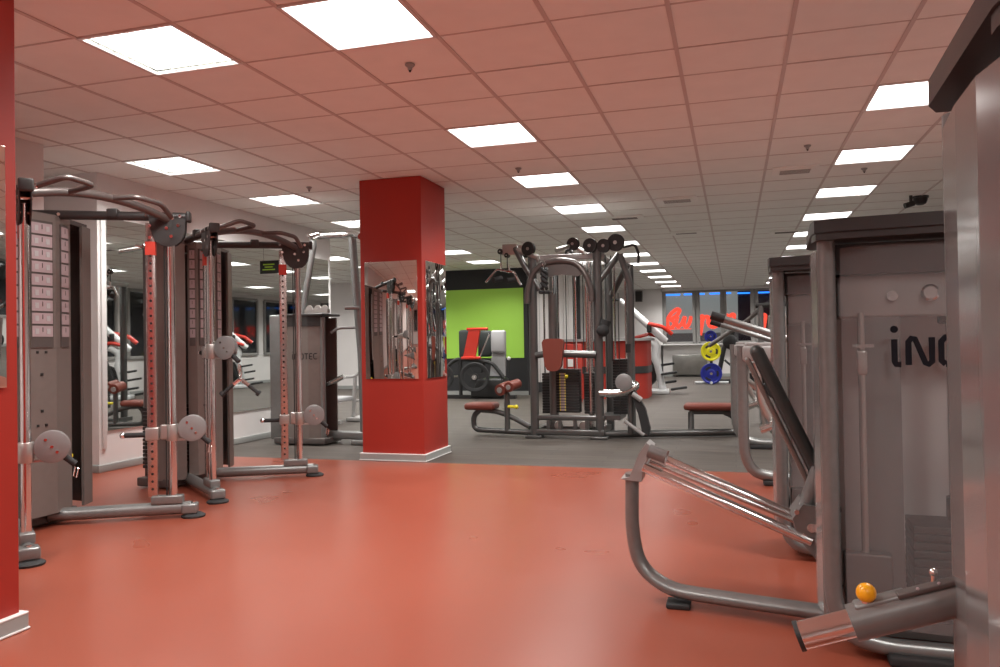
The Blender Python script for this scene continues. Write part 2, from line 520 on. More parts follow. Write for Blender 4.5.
# night windows along the right wall
for k in range(6):
    yc = 8.2 + k * 2.9
    wn = MB()
    for (dy, cz, sy, sz) in ((-1.25, 1.75, 0.08, 1.7), (1.25, 1.75, 0.08, 1.7), (0, 2.6, 2.5, 0.08), (0, 0.92, 2.5, 0.08), (0, 1.75, 0.06, 1.7)):
        wn.box((XR - 0.03, yc + dy, cz), (0.06, sy, sz), bev=0.006)
    o = struct('window_%d' % (k + 7), wn, 'frame_grey')
    MB().box((XR - 0.012, yc, 1.76), (0.012, 2.44, 1.62)).build('glass', 'night_glass', o)
# window on the wall behind the viewer, seen in the pillar mirror
wn = MB()
for (dx, cz, sx, sz) in ((-0.9, 1.65, 0.07, 1.5), (0.9, 1.65, 0.07, 1.5), (0, 2.4, 1.8, 0.07), (0, 0.9, 1.8, 0.07), (0, 1.65, 0.05, 1.5)):
    wn.box((-4.0 + dx, Y0 + 0.03, cz), (sx, 0.06, sz), bev=0.006)
o = struct('window_13', wn, 'frame_grey')
MB().box((-4.0, Y0 + 0.012, 1.65), (1.74, 0.012, 1.44)).build('glass', 'night_glass', o)

# ceiling lights
def lamp_light(t):
    ld = bpy.data.lights.new('lamp', 'AREA')
    ld.shape = 'SQUARE'; ld.size = 0.56; ld.energy = LAMP_W; ld.color = (1.0, 0.98, 0.935); ld.spread = math.radians(135)
    lo = bpy.data.objects.new('lamp', ld); C.objects.link(lo); lo.parent = t; lo.location = (0, 0, -0.009)
def make_light():
    t = thing('ceiling_light', 'x', 'ceiling light', (0, 0, CEIL))
    f = MB()
    for (x, y, sx, sy) in ((-0.29, 0, 0.018, 0.598), (0.29, 0, 0.018, 0.598), (0, -0.29, 0.598, 0.018), (0, 0.29, 0.598, 0.018)):
        f.box((x, y, 0.0), (sx, sy, 0.016))
    f.build('frame', 'white_plastic', t)
    MB().box((0, 0, 0.018), (0.58, 0.58, 0.006)).build('diffuser', 'lamp', t)
    lamp_light(t)
    return t
def make_louvre_light():
    t = thing('ceiling_light', 'x', 'ceiling light', (0, 0, CEIL))
    f = MB()
    for (x, y, sx, sy) in ((-0.29, 0, 0.018, 0.598), (0.29, 0, 0.018, 0.598), (0, -0.29, 0.598, 0.018), (0, 0.29, 0.598, 0.018)):
        f.box((x, y, 0.0), (sx, sy, 0.016))
    f.build('frame', 'white_plastic', t)
    MB().box((0, 0, 0.030), (0.58, 0.58, 0.006)).build('diffuser', 'lamp', t)
    lv = MB()
    for k in range(1, 4): lv.box((-0.29 + 0.145 * k, 0, 0.012), (0.005, 0.57, 0.026))
    for k in range(1, 5): lv.box((0, -0.29 + 0.116 * k, 0.012), (0.57, 0.004, 0.022))
    lv.build('louvre', 'satin_steel', t)
    lamp_light(t)
    return t
LA = make_light(); LB = make_louvre_light()
usedA = usedB = False
order = {}
for (i, j), (cx, cy, tg) in sorted(lit_cells.items(), key=lambda q: q[1][1]):
    order.setdefault(tg, []).append((cx, cy))
ordn = ['nearest', 'second', 'third', 'fourth', 'fifth', 'sixth', 'seventh', 'eighth', 'ninth', 'tenth', 'eleventh', 'twelfth', 'thirteenth']
for tg, lst in order.items():
    for n, (cx, cy) in enumerate(lst):
        louv = tg in ('left',) and n < 3 or (tg == 'near' and cx < -2.4)
        if tg == 'left': lab = '%s square light panel in the ceiling row beside the mirror wall' % ordn[n]
        elif tg == 'centre': lab = '%s square light panel in the row running down the middle of the ceiling' % ordn[n]
        elif tg == 'right': lab = '%s square light panel in the ceiling row above the grey weight towers' % ordn[n]
        elif tg == 'near': lab = 'louvred square light panel nearest the left red pillar' if cx < -2.4 else 'largest blank white light panel at the top edge, right of the louvred one'
        elif tg == 'rear_fill': lab = ordn[n // 2] + ' added square light panel in the ' + ('outer' if cx < -8 else 'inner') + ' row over the far left bay'
        else: lab = 'square light panel behind the viewer, ' + ('beside the left wall, ' if cx < -3 else 'toward the right wall, ' if cx > 0 else 'over the middle, ') + ('nearer the viewer' if cy > -0.5 else 'nearer the back wall')
        if louv:
            o = dup(LB) if usedB else LB; usedB = True
        else:
            o = dup(LA) if usedA else LA; usedA = True
        o.location = (cx, cy, CEIL); o['label'] = lab
        o['group'] = {'left': 'light panels beside the mirror wall', 'centre': 'light panels down the middle', 'right': 'light panels above the weight towers', 'near': 'light panels over the red floor', 'rear_fill': 'added light panels over the far left bay'}.get(tg, 'light panels behind the viewer')

# air vents, smoke detectors, cameras
def vent(x, y, sx, sy, lab, slot=False):
    t = thing('ceiling_vent', lab, 'air vent', (x, y, CEIL))
    MB().box((0, 0, -0.006), (sx, sy, 0.012), bev=0.004).box((0, 0, -0.014), (sx * 0.72, sy * 0.55, 0.008), m=0).build('frame', 'tile', t)
    s = MB()
    if slot: s.box((0, 0, -0.019), (sx * 0.66, sy * 0.2, 0.004))
    else:
        for k in range(5): s.box((0, -sy * 0.2 + sy * 0.1 * k, -0.019), (sx * 0.66, 0.008, 0.004))
    s.build('slat', 'sheet_dark', t)
vent(-0.60, 9.25, 0.46, 0.42, 'pinkish ceiling vent between the middle and right light rows, widest one')
vent(0.60, 8.05, 0.42, 0.40, 'slatted ceiling vent with curled ends near the right row of lights')
vent(-0.66, 12.1, 0.46, 0.42, 'dark slot ceiling vent farther down the middle of the ceiling', True)
vent(-1.35, 10.3, 0.5, 0.30, 'small slatted ceiling vent beside the middle light row')
vent(0.80, 12.6, 0.5, 0.32, 'faint far ceiling vent beside the right light row')
def detector(x, y, lab):
    t = thing('smoke_detector', lab, 'smoke detector', (x, y, CEIL - 0.003))
    MB().lathe([(0.010, -0.035), (0.014, -0.03), (0.014, -0.02), (0.028, -0.008), (0.03, 0)], (0, 0, 0)).build('housing', 'baseboard', t)
    MB().lathe([(0.006, -0.045), (0.008, -0.035)], (0, 0, 0), seg=12).build('sensor', 'black_plastic', t)
detector(-1.78, 4.18, 'small round ceiling sensor below the largest light panel')
detector(0.63, 7.05, 'round ceiling detector right of centre, before the curled vent')
detector(-4.15, 7.07, 'round ceiling detector near the pillar left of it')
detector(1.24, 8.2, 'little ceiling sensor among the right row of light panels')
detector(-1.90, 7.0, 'little ceiling sensor between first and second middle light panels')
t = thing('dome_camera', 'dark dome camera on the ceiling above the lettered weight tower', 'camera', (2.12, 10.1, CEIL))
MB().lathe([(0.035, -0.10), (0.06, -0.085), (0.075, -0.05), (0.08, 0)], (0, 0, 0)).build('dome', 'black_plastic', t)
MB().lathe([(0.09, -0.02), (0.09, 0)], (0, 0, 0)).build('mount', 'cap_dark', t)
t = thing('bullet_camera', 'small black camera on the ceiling left of the dome camera', 'camera', (1.95, 10.0, CEIL))
MB().tube([(0.08, 0, -0.09), (-0.02, -0.02, -0.12)], 0.032, 14).build('barrel', 'black_plastic', t)
MB().cyl((0.05, 0, -0.10), (0.05, 0, 0), 0.018).build('bracket', 'cap_dark', t)

# ================================================================= RED PILLARS
def pillar(x0, x1, y0, y1, lab, mirrors):
    cx, cy = (x0 + x1) / 2, (y0 + y1) / 2
    t = thing('pillar', lab, 'pillar', (cx, cy, 0))
    MB().box((0, 0, CEIL / 2), (x1 - x0, y1 - y0, CEIL - 0.006), bev=0.004).build('shaft', 'red_paint', t)
    b = MB()
    hx, hy = (x1 - x0) / 2, (y1 - y0) / 2
    prof = 0.022
    b.box((0, -hy - prof / 2, 0.035), (2 * hx + 2 * prof, prof, 0.07)).box((0, hy + prof / 2, 0.035), (2 * hx + 2 * prof, prof, 0.07))
    b.box((-hx - prof / 2, 0, 0.035), (prof, 2 * hy, 0.07)).box((hx + prof / 2, 0, 0.035), (prof, 2 * hy, 0.07))
    for zz, e in ((0.006, 0.012), (0.068, 0.004)):
        b.box((0, 0, zz), (2 * hx + 2 * prof + e, 2 * hy + 2 * prof + e, 0.010), bev=0.004, m=1)
    b.build('baseboard', ['baseboard', 'white_plastic'], t)
    for (cxm, cym, sx, sy, z0, z1) in mirrors:
        MB().box((cxm - cx, cym - cy, (z0 + z1) / 2), (sx, sy, z1 - z0), bev=0.002).build('mirror_panel', 'mirror', t)
pillar(-3.53, -2.875, 6.97, 7.62, 'red square pillar standing at the edge of the grey floor, mirror panels at mid height',
       [(-3.20, 6.962, 0.56, 0.012, 0.80, 1.95), (-2.867, 7.31, 0.012, 0.54, 0.80, 1.95)])
pillar(-3.50, -2.79, 1.75, 2.46, 'red pillar cut off by the left edge of the picture, close to the viewer',
       [(-2.782, 2.09, 0.012, 0.62, 0.985, 1.95), (-3.145, 1.742, 0.56, 0.012, 0.985, 1.95)])

# ================================================================= DUAL CABLE MACHINES (left)
def disc_pulley(o, axis, r, th, parent):
    MB().lathe([(r * 0.2, -th / 2), (r * 0.94, -th / 2), (r, -th * 0.3), (r, th * 0.3), (r * 0.94, th / 2), (r * 0.2, th / 2)], o, axis, 32).build('pulley_cover', 'disc_grey', parent)
def cable_machine(loc, rz, label, zL, zR, swivel=(1, 0)):
    t = thing('cable_machine', label, 'cable machine', loc, rz, 'dual cable machines along the mirror wall')
    HA = math.radians(33)
    def rad(sgn, r, z, dt=0.0):
        a = sgn * HA
        return Vector((r * math.cos(a) - dt * math.sin(a), r * math.sin(a) + dt * math.cos(a), z))
    TOP = 1.97
    # tower
    plan = [(0.23, -0.15), (0.295, -0.115), (0.285, 0.10), (0.20, 0.28)]
    fp = MB().wall_strip(plan, 0.09, 2.0, 0.015)
    for z in (0.75, 0.98): fp.box((0.293, -0.01, z), (0.004, 0.018, 0.018), m=1)
    for z in (0.66, 1.12):
        for y in (-0.03, 0.03): fp.box((0.293, y - 0.01, z), (0.004, 0.016, 0.016), m=1)
    fp.build('front_panel', ['sheet_metal', 'black_plastic'], t)
    for y, wd, x, rot in ((-0.01, 0.165, 0.295, 0.046), (0.195, 0.10, 0.244, 0.44), (-0.135, 0.045, 0.268, -1.0)):
        pl = MB()
        R = Matrix.Rotation(rot, 3, 'Z')
        c = Vector((x, y, 1.55)); 
        nrm = R @ Vector((1, 0, 0))
        pl.box(c, (0.008, wd, 0.80), rot=R, m=1)
        for k in range(9):
            z = 1.90 - k * 0.081
            pl.box(Vector((c.x, c.y, z)) + nrm * 0.006, (0.004, wd * 0.9, 0.068), rot=R, m=0)
            for q in (-0.25, 0.25):
                if wd > 0.15:
                    pl.box(Vector((c.x, c.y, z)) + nrm * 0.009 + (R @ Vector((0, q * wd, 0))), (0.002, wd * 0.16, 0.034), rot=R, m=2)
            pl.box(Vector((c.x, c.y, z + 0.01)) + nrm * 0.009, (0.002, 0.004, 0.03), rot=R, m=1)
        pl.build('instruction_placard', ['placard', 'sheet_dark', 'grey_pad'], t)
    for sg in (-1, 1):
        sh = MB()
        if sg < 0:
            sh.wall_strip([(0.02, -0.365), (0.08, -0.36), (0.15, -0.315), (0.26, -0.205)], 0.07, 1.98, 0.02)
            sh.tube([(0.155, -0.32, 0.08), (0.155, -0.32, 1.97)], 0.012, 8)
        else:
            sh.wall_strip([(0.17, 0.40), (0.11, 0.52), (-0.14, 0.54)], 0.07, 1.98, 0.018)
        sh.build('side_shroud', 'sheet_metal', t)
        st = MB()
        for k in range(16): st.box((-0.02, 0.20 * sg, 0.17 + k * 0.031), (0.20, 0.19, 0.027), bev=0.004)
        st.box((-0.02, 0.20 * sg, 0.70), (0.03, 0.03, 0.06)).cyl((-0.02, 0.14 * sg, 0.1), (-0.02, 0.14 * sg, 1.96), 0.011, 10).cyl((-0.02, 0.26 * sg, 0.1), (-0.02, 0.26 * sg, 1.96), 0.011, 10)
        wst = st.build('weight_stack', 'stack_iron', t)
        MB().tube([(0.085, 0.27 * sg, 0.42), (0.13, 0.31 * sg, 0.42)], 0.012, 8).ball((0.14, 0.315 * sg, 0.42), 0.02).build('selector_pin', 'yellow', wst)
    MB().box((-0.16, 0.15, 1.02), (0.05, 0.72, 1.9)).build('back_panel', 'sheet_dark', t)
    MB().prism([(x, y, 1.975) for x, y in ((0.285, -0.115), (0.28, 0.10), (0.20, 0.28), (0.10, 0.50), (-0.16, 0.52), (-0.16, -0.20), (0.04, -0.36), (0.15, -0.31))], (0, 0, 0.03)).build('tower_top', 'sheet_dark', t)
    # base
    bf = MB().box((0.02, 0, 0.05), (0.34, 0.66, 0.07), bev=0.01)
    bf.build('base_frame', 'sheet_dark', t)
    for sg in (-1, 1):
        g = MB().tube([rad(sg, 0.22, 0.065), rad(sg, 1.09, 0.065)], 0.042, 16)
        g.box(rad(sg, 0.94, 0.125), (0.2, 0.075, 0.055), rz=sg * HA, bev=0.008)
        leg = g.build('leg', 'grey_metal', t)
        ft = MB().lathe([(0.075, 0.0), (0.078, 0.012), (0.055, 0.026)], rad(sg, 1.10, 0), (0, 0, 1), 24)
        ft.box(rad(sg, 1.08, 0.06), (0.10, 0.105, 0.07), rz=sg * HA, bev=0.015, m=1)
        ft.cyl(rad(sg, 1.10, 0.095), rad(sg, 1.10, 0.105), 0.012, 10, m=2)
        ft.build('foot', ['black_rubber', 'grey_metal', 'chrome'], leg)
        # perforated rail: flat face along the radius
        pr = MB().box(rad(sg, 0.85, (0.15 + TOP) / 2), (0.062, 0.035, TOP - 0.15), rz=sg * HA, bev=0.004)
        z = 0.2
        while z < 1.78:
            for dt in (-0.0178, 0.0178):
                a = rad(sg, 0.85, z, dt); b = rad(sg, 0.85, z, dt * 1.04)
                pr.cyl(a, b, 0.0085, 10, m=1)
            z += 0.05
        rail = pr.build('perforated_rail', ['satin_steel', 'black_plastic'], t)
        st = MB().box(rad(sg, 0.85, 1.80), (0.064, 0.037, 0.09), rz=sg * HA).build('red_marker', 'red_sticker', rail)
        MB().cyl(rad(sg, 0.975, 0.15), rad(sg, 0.975, TOP), 0.026, 18).build('guide_tube', 'chrome', t)
        MB().cyl(rad(sg, 0.935, 0.15), rad(sg, 0.935, TOP), 0.005, 6).cyl(rad(sg, 0.95, 0.15), rad(sg, 0.95, TOP), 0.004, 6).build('cable', 'black_plastic', t)
        # top gusset plate: half disc in the radial plane
        n = Vector((-math.sin(sg * HA), math.cos(sg * HA), 0))
        poly = [rad(sg, 0.845, 2.0, -0.03), rad(sg, 0.852, 1.93, -0.03)]
        for k in range(0, 10):
            a = PI * 1.0 + k / 9 * PI * 0.97
            poly.append(rad(sg, 0.965 + 0.108 * math.cos(a), 1.93 + 0.12 * math.sin(a), -0.03))
        poly.append(rad(sg, 1.075, 2.0, -0.03))
        gp = MB().prism(poly, n * 0.006)
        gp.prism([p + n * 0.054 for p in poly], n * 0.006)
        for (r_, z_) in ((0.85, 1.95), (0.955, 1.935), (1.03, 1.955), (0.85, 1.87), (0.985, 1.88)):
            gp.cyl(rad(sg, r_, z_, -0.036), rad(sg, r_, z_, 0.036), 0.011, 10, m=1)
        gp.build('gusset_plate', ['cap_dark', 'chrome'], t)
        tb = MB().tube([rad(sg, 0.0, 2.015), rad(sg, 1.08, 2.015)], 0.03, 12)
        tb.box(rad(sg, 0.62, 2.03), (0.07, 0.07, 0.06), rz=sg * HA, bev=0.01).box(rad(sg, 1.09, 2.015), (0.03, 0.075, 0.07), rz=sg * HA, bev=0.01)
        for r_ in (0.3, 0.83, 0.95, 1.04): tb.cyl(rad(sg, r_, 2.015, -0.034), rad(sg, r_, 2.015, 0.034), 0.011, 10, m=1)
        tb.build('top_beam', ['cap_dark', 'chrome'], t)
        # carriage
        zc = zL if sg < 0 else zR
        cr = MB().box(rad(sg, 0.85, zc), (0.085, 0.06, 0.085), rz=sg * HA, bev=0.008)
        cr.box(rad(sg, 0.945, zc + 0.01), (0.09, 0.045, 0.10), rz=sg * HA, bev=0.01)
        cr.lathe([(0.037, -0.055), (0.04, -0.05), (0.04, 0.05), (0.037, 0.055)], rad(sg, 0.975, zc + 0.005), (0, 0, 1), 18)
        car = cr.build('carriage', 'cast_alu', t)
        MB().tube([rad(sg, 0.84, zc - 0.005), rad(sg, 0.79, zc - 0.005)], 0.012, 12).ball(rad(sg, 0.665, zc - 0.005), 0.02).build('handle_end', 'chrome', car)
        MB().cyl(rad(sg, 0.81, zc - 0.005), rad(sg, 0.68, zc - 0.005), 0.017, 14).build('grip', 'black_rubber', car)
        D = Vector((math.cos(sg * HA), math.sin(sg * HA), 0)) if sg > 0 else Vector((*swivel, 0)).normalized()
        N = Vector((-D.y, D.x, 0)); hub = rad(sg, 0.975, zc)
        def pd(q, z, off=0.0): return hub + D * q + N * off + Vector((0, 0, z))
        az = math.atan2(D.y, D.x)
        cr2 = MB().box(pd(0.055, 0.045), (0.11, 0.02, 0.012), rz=az).box(pd(0.055, -0.045), (0.11, 0.02, 0.012), rz=az).box(pd(0.05, 0.02), (0.07, 0.03, 0.05), rz=az, bev=0.006)
        cr2.build('swivel_arm', 'cast_alu', car)
        disc_pulley(pd(0.125, 0.03, -0.018), N, 0.088, 0.012, car)
        disc_pulley(pd(0.125, 0.03, 0.018), N, 0.088, 0.012, car)
        b = MB()
        for (q, z_) in ((0.095, 0.07), (0.125, 0.03), (0.15, 0.0)):
            b.cyl(pd(q, z_, -0.027), pd(q, z_, 0.027), 0.008, 10)
        b.build('pulley_bolt', 'chrome', car)
        MB().tube([pd(0.185, -0.03), pd(0.235, -0.075)], 0.018, 12).build('cable_stopper', 'black_rubber', car)
        MB().tube([pd(0.235, -0.09), pd(0.225, -0.14), pd(0.24, -0.15), pd(0.25, -0.10)], 0.004, 6, closed=True).build('snap_hook', 'chrome', car)
    # pull-up arc
    pts = []
    for k in range(17):
        u = -1 + 2 * k / 16
        pts.append((0.815, u * 0.52, 1.99 + 0.07 * (1 - u * u)))
    MB().tube(pts, 0.026, 14).build('pull_up_arc', 'arm_dark', t)
    for hp in ([(0.815, -0.26, 2.04), (1.0, -0.24, 2.07), (1.0, -0.42, 2.085), (0.88, -0.50, 2.03)], [(0.815, 0.05, 2.06), (0.98, 0.09, 2.06), (1.0, 0.26, 2.045), (0.95, 0.40, 1.985)]):
        MB().tube(hp, 0.0165, 12, fil=0.04).cyl(hp[-1], Vector(hp[-1]) + (Vector(hp[-1]) - Vector(hp[-2])).normalized() * 0.006, 0.0168, 12, m=1).build('pull_up_handle', ['arm_dark', 'chrome'], t)
    for sg in (-1, 1):
        MB().cyl(rad(sg, 0.97, 1.93), rad(sg, 0.97, 2.03), 0.035, 14).build('arc_socket', 'cap_dark', t)
    return t
cable_machine((-4.46, 3.88, 0), math.radians(-4), 'dual cable machine nearest the viewer, tower with pictogram placards beside the left red pillar', 0.575, 0.565, (0.70, 0.70))
m2 = cable_machine((-4.50, 5.53, 0), math.radians(-5), 'second dual cable machine, between the nearer one and the chin-up frame', 1.10, 0.50, (1.0, 0.1))

# V shaped tricep bar hanging from the second machine's left pulley
vb = thing('tricep_bar', 'chrome V shaped bar with black grips hanging from the second cable machine', 'tricep bar', (-3.485, 4.93, -0.05))
MB().tube([(0, 0, 1.04), (0.012, 0, 0.99), (0, 0, 0.955), (-0.012, 0, 0.99)], 0.005, 6, closed=True).build('snap_hook', 'chrome', vb)
MB().tube([(-0.05, -0.03, 0.90), (0, 0, 0.95), (0.05, 0.03, 0.90)], 0.014, 10, fil=0.02).build('bar', 'chrome', vb)
for sg in (-1, 1):
    MB().tube([(0.04 * sg, 0.025 * sg, 0.91), (0.105 * sg, 0.06 * sg, 0.845)], 0.014, 10).lathe([(0.022, -0.012), (0.024, 0.0), (0.022, 0.012)], (0.11 * sg, 0.063 * sg, 0.84), (0.7 * sg, 0.4 * sg, -0.7), 14).build('grip', 'black_rubber', vb)

# ================================================================= CHIN / DIP MACHINE (left, far)
cd = thing('chin_dip_machine', 'assisted chin-up and dip machine with tall tube frame left of the far red pillar', 'chin-up machine', (-4.6, 8.05, 0))
def add_stack(parent, x, y, z0, n, w, d, rods=1.4):
    s = MB()
    for k in range(n): s.box((x, y, z0 + k * 0.033), (w, d, 0.029), bev=0.003)
    st = s.build('weight_stack', 'stack_iron', parent)
    MB().cyl((x - w * 0.36, y, z0), (x - w * 0.36, y, rods), 0.011, 10).cyl((x + w * 0.36, y, z0), (x + w * 0.36, y, rods), 0.011, 10).build('guide_rod', 'chrome', parent)
    return st
MB().box((-0.46, 0.0, 0.78), (0.22, 0.36, 1.44), bev=0.02).build('tower_side', 'grey_metal', cd)
MB().wall_strip([(-0.36, -0.16), (-0.25, -0.2), (-0.05, -0.2), (0.10, -0.14)], 0.08, 1.36, 0.01).build('shroud', 'sheet_metal', cd)
MB().wall_strip([(-0.36, -0.17), (-0.25, -0.21), (-0.05, -0.21), (0.11, -0.15)], 1.36, 1.48, 0.014).build('shroud_band', 'cap_dark', cd)
MB().box((-0.14, 0.16, 0.76), (0.52, 0.02, 1.4)).build('back_panel', 'sheet_metal', cd)
MB().box((-0.13, -0.01, 1.49), (0.56, 0.42, 0.03), bev=0.01).build('tower_cap', 'cap_dark', cd)
MB().cyl((0.10, -0.13, 0.06), (0.10, -0.13, 1.46), 0.03, 14).build('tower_post', 'grey_metal', cd)
add_stack(cd, -0.13, -0.0, 0.14, 12, 0.26, 0.14)
lettering('iNOTEC', (-0.25, -0.215, 0.985), (1, 0, 0), (0, 0, 1), 0.085, (0, -1, 0), 0.06).build('lettering', 'letter_ink', cd)
MB().box((-0.18, 0.0, 0.05), (0.66, 0.40, 0.07), bev=0.01).build('base', 'sheet_dark', cd)
pp = MB()
for dx in (-0.14, -0.03, 0.06): pp.lathe([(0.045, -0.012), (0.05, 0), (0.045, 0.012)], (dx, 0.0, 1.56), (0, 1, 0), 18)
pp.box((-0.04, 0, 1.535), (0.3, 0.06, 0.05))
pp.build('top_pulley', 'cast_alu', cd)
MB().tube([(-0.34, 0.05, 0.9), (-0.22, 0.05, 1.75), (-0.10, 0.05, 2.33), (-0.12, 0.05, 2.42), (0.36, 0.05, 2.42)], 0.036, 14, fil=0.08).build('rear_upright', 'grey_metal', cd)
MB().tube([(0.52, 0.05, 0.05), (0.50, 0.05, 1.0), (0.45, 0.05, 1.62), (0.40, 0.05, 2.34), (0.40, 0.05, 2.41)], 0.046, 16, fil=0.15).build('front_upright', 'grey_metal', cd)
MB().tube([(-0.10, 0.05, 2.42), (0.34, 0.05, 2.42), (0.46, -0.02, 2.41), (0.66, -0.25, 2.34)], 0.036, 14, fil=0.08).build('chin_bar', 'satin_steel', cd)
MB().tube([(-0.05, 0.05, 2.41), (0.06, -0.25, 2.34), (0.12, -0.45, 2.36)], 0.02, 12, fil=0.06).tube([(0.1, -0.4, 2.35), (0.24, -0.42, 2.37)], 0.02, 12).build('chin_grip', 'satin_steel', cd)
MB().tube([(0.50, 0.05, 1.34), (0.20, 0.05, 1.34), (0.14, -0.02, 1.28)], 0.018, 10, fil=0.05).tube([(0.50, 0.0, 1.56), (0.36, -0.08, 1.56)], 0.022, 10).build('dip_handle', 'grey_metal', cd)
MB().tube([(-0.52, 0.02, 0.44), (0.34, -0.08, 0.78)], 0.028, 14).build('knee_lever', 'satin_steel', cd)
MB().cyl((-0.62, -0.02, 0.45), (-0.44, -0.02, 0.45), 0.045, 18).build('roller', 'white_plastic', cd)
MB().box((0.22, 0.05, 0.10), (0.66, 0.10, 0.09), bev=0.02).box((0.52, 0.05, 0.03), (0.22, 0.26, 0.05), bev=0.01).build('base_rail', 'grey_metal', cd)

# bench press behind it
bp = thing('weight_bench', 'low grey bench with barbell uprights behind the chin-up machine', 'weight bench', (-5.5, 10.6, 0))
MB().tube([(-0.02, 0, 0.02), (0.02, 0, 0.66)], 0.03, 10).tube([(0.22, 0.25, 0.02), (0.10, 0.1, 0.66)], 0.03, 10).box((0.1, 0.1, 0.03), (0.34, 0.5, 0.05), bev=0.01).tube([(-0.02, 0, 0.3), (0.2, 0.2, 0.3)], 0.02).build('upright', 'light_grey', bp)
MB().tube([(-0.34, -0.2, 0.66), (0.0, 0, 0.66), (0.18, 0, 0.78), (0.55, 0, 0.76)], 0.022, 10, fil=0.06).build('arm_frame', 'light_grey', bp)
MB().box((-0.18, -0.45, 0.34), (0.34, 0.9, 0.07), bev=0.02).build('seat', 'grey_pad', bp)
MB().box((-0.18, -0.5, 0.16), (0.08, 0.08, 0.30)).box((-0.2, -0.5, 0.03), (0.5, 0.08, 0.05)).build('leg', 'light_grey', bp)
MB().lathe([(0.03, -0.02), (0.17, -0.02), (0.19, -0.012), (0.19, 0.012), (0.17, 0.02), (0.03, 0.02)], (0.30, -0.1, 0.60), (0.3, 1, 0), 28).lathe([(0.03, -0.02), (0.19, -0.012), (0.19, 0.012), (0.03, 0.02)], (0.46, 0.35, 0.60), (0.3, 1, 0), 28).build('weight_plate', 'black_rubber', bp)

# ================================================================= PLATE LOADED PRESS at the green wall
pr = thing('plate_loaded_press', 'red and black plate-loaded press machine in front of the green wall', 'press machine', (-5.0, 15.2, 0))
def W(x, z, y=0.0): return Vector((x + 5.0, y, z))
MB().box(W(-5.33, 1.13, 0), (0.26, 0.10, 0.58), bev=0.05).box(W(-4.98, 1.13, 0.25), (0.30, 0.10, 0.55), bev=0.05).build('back_pad', 'black_pad', pr)
MB().box(W(-4.62, 1.17, 0.05), (0.32, 0.12, 0.46), bev=0.05).prism([W(-4.78, 1.0, 0.12), W(-4.50, 1.0, 0.12), W(-4.52, 0.46, 0.12), W(-4.84, 0.46, 0.12)], (0, 0.08, 0)).build('side_pad', 'grey_pad', pr)
MB().prism([W(-5.20, 1.44, -0.12), W(-4.96, 1.42, -0.12), W(-5.08, 0.84, -0.12), W(-5.34, 0.84, -0.12)], (0, 0.06, 0)).box(W(-5.16, 0.84, -0.12), (0.42, 0.1, 0.06), bev=0.02).tube([W(-5.25, 1.43, -0.1), W(-4.80, 1.43, -0.1)], 0.03).build('press_arm', 'red_frame', pr)
MB().tube([W(-4.80, 1.32, 0), W(-4.98, 0.86, -0.1)], 0.018).build('gas_strut', 'chrome', pr)
MB().tube([W(-5.78, 0.60, 0), W(-5.55, 0.82, 0), W(-5.15, 0.80, 0), W(-4.75, 0.74, 0), W(-4.5, 0.42, 0)], 0.04, 10, fil=0.12).tube([W(-5.44, 0.80, 0), W(-5.44, 0.03, 0)], 0.04).tube([W(-4.93, 0.75, 0), W(-5.1, 0.05, 0.2)], 0.04).box(W(-4.85, 0.22, 0.15), (0.7, 0.5, 0.4), bev=0.05).box(W(-5.0, 0.04, 0), (1.5, 0.1, 0.07)).tube([W(-4.42, 0.5, 0.1), W(-4.42, 0.78, 0.1)], 0.012).build('frame', 'black_plastic', pr)
MB().ball(W(-4.42, 0.82, 0.1), 0.04).build('knob', 'white_plastic', pr)
def grip_plate(mb, o, axis, r, th):
    mb.lathe([(r * 0.20, -th / 2), (r * 0.26, -th / 2), (r * 0.28, 0), (r * 0.26, th / 2), (r * 0.20, th / 2)], o, axis, 24)
    mb.lathe([(r * 0.74, -th * 0.3), (r * 0.80, -th / 2), (r * 0.96, -th / 2), (r, -th * 0.3), (r, th * 0.3), (r * 0.96, th / 2), (r * 0.80, th / 2), (r * 0.74, th * 0.3)], o, axis, 32, ring=True)
    A = Vector(axis).normalized(); X = A.orthogonal().normalized(); Y = A.cross(X); o = Vector(o)
    for k in range(3):
        a = 2 * PI * k / 3 + 0.5
        d = X * math.cos(a) + Y * math.sin(a); e = A.cross(d)
        p = [o + d * r * 0.1 + e * r * 0.17, o + d * r * 0.8 + e * r * 0.20, o + d * r * 0.8 - e * r * 0.20, o + d * r * 0.1 - e * r * 0.17]
        mb.prism([q - A * th * 0.25 for q in p], A * th * 0.5)
for (x, z, y, r, lab) in ((-4.98, 0.46, -0.45, 0.30, 'black tri-grip weight plate on the press machine, facing the viewer'), (-5.80, 0.46, -0.2, 0.27, 'black tri-grip weight plate just right of the far red pillar')):
    mb = MB(); grip_plate(mb, (0, 0, 0), (0.25, -1, 0), r, 0.06)
    p = tag(mb.build('weight_plate', 'black_rubber', loc=(x, 15.2 + y, z)), lab, 'weight plate', 'plates on the press machine')
    MB().lathe([(0.05, -0.02), (0.05, 0.02)], (0, -0.03, 0), (0.25, -1, 0), 16).build('hub', 'cast_alu', p)
MB().tube([W(-5.8, 0.46, -0.2), W(-5.5, 0.46, 0.0)], 0.025).tube([W(-4.98, 0.46, -0.5), W(-4.98, 0.46, 0.1)], 0.025).build('plate_horn', 'chrome', pr)

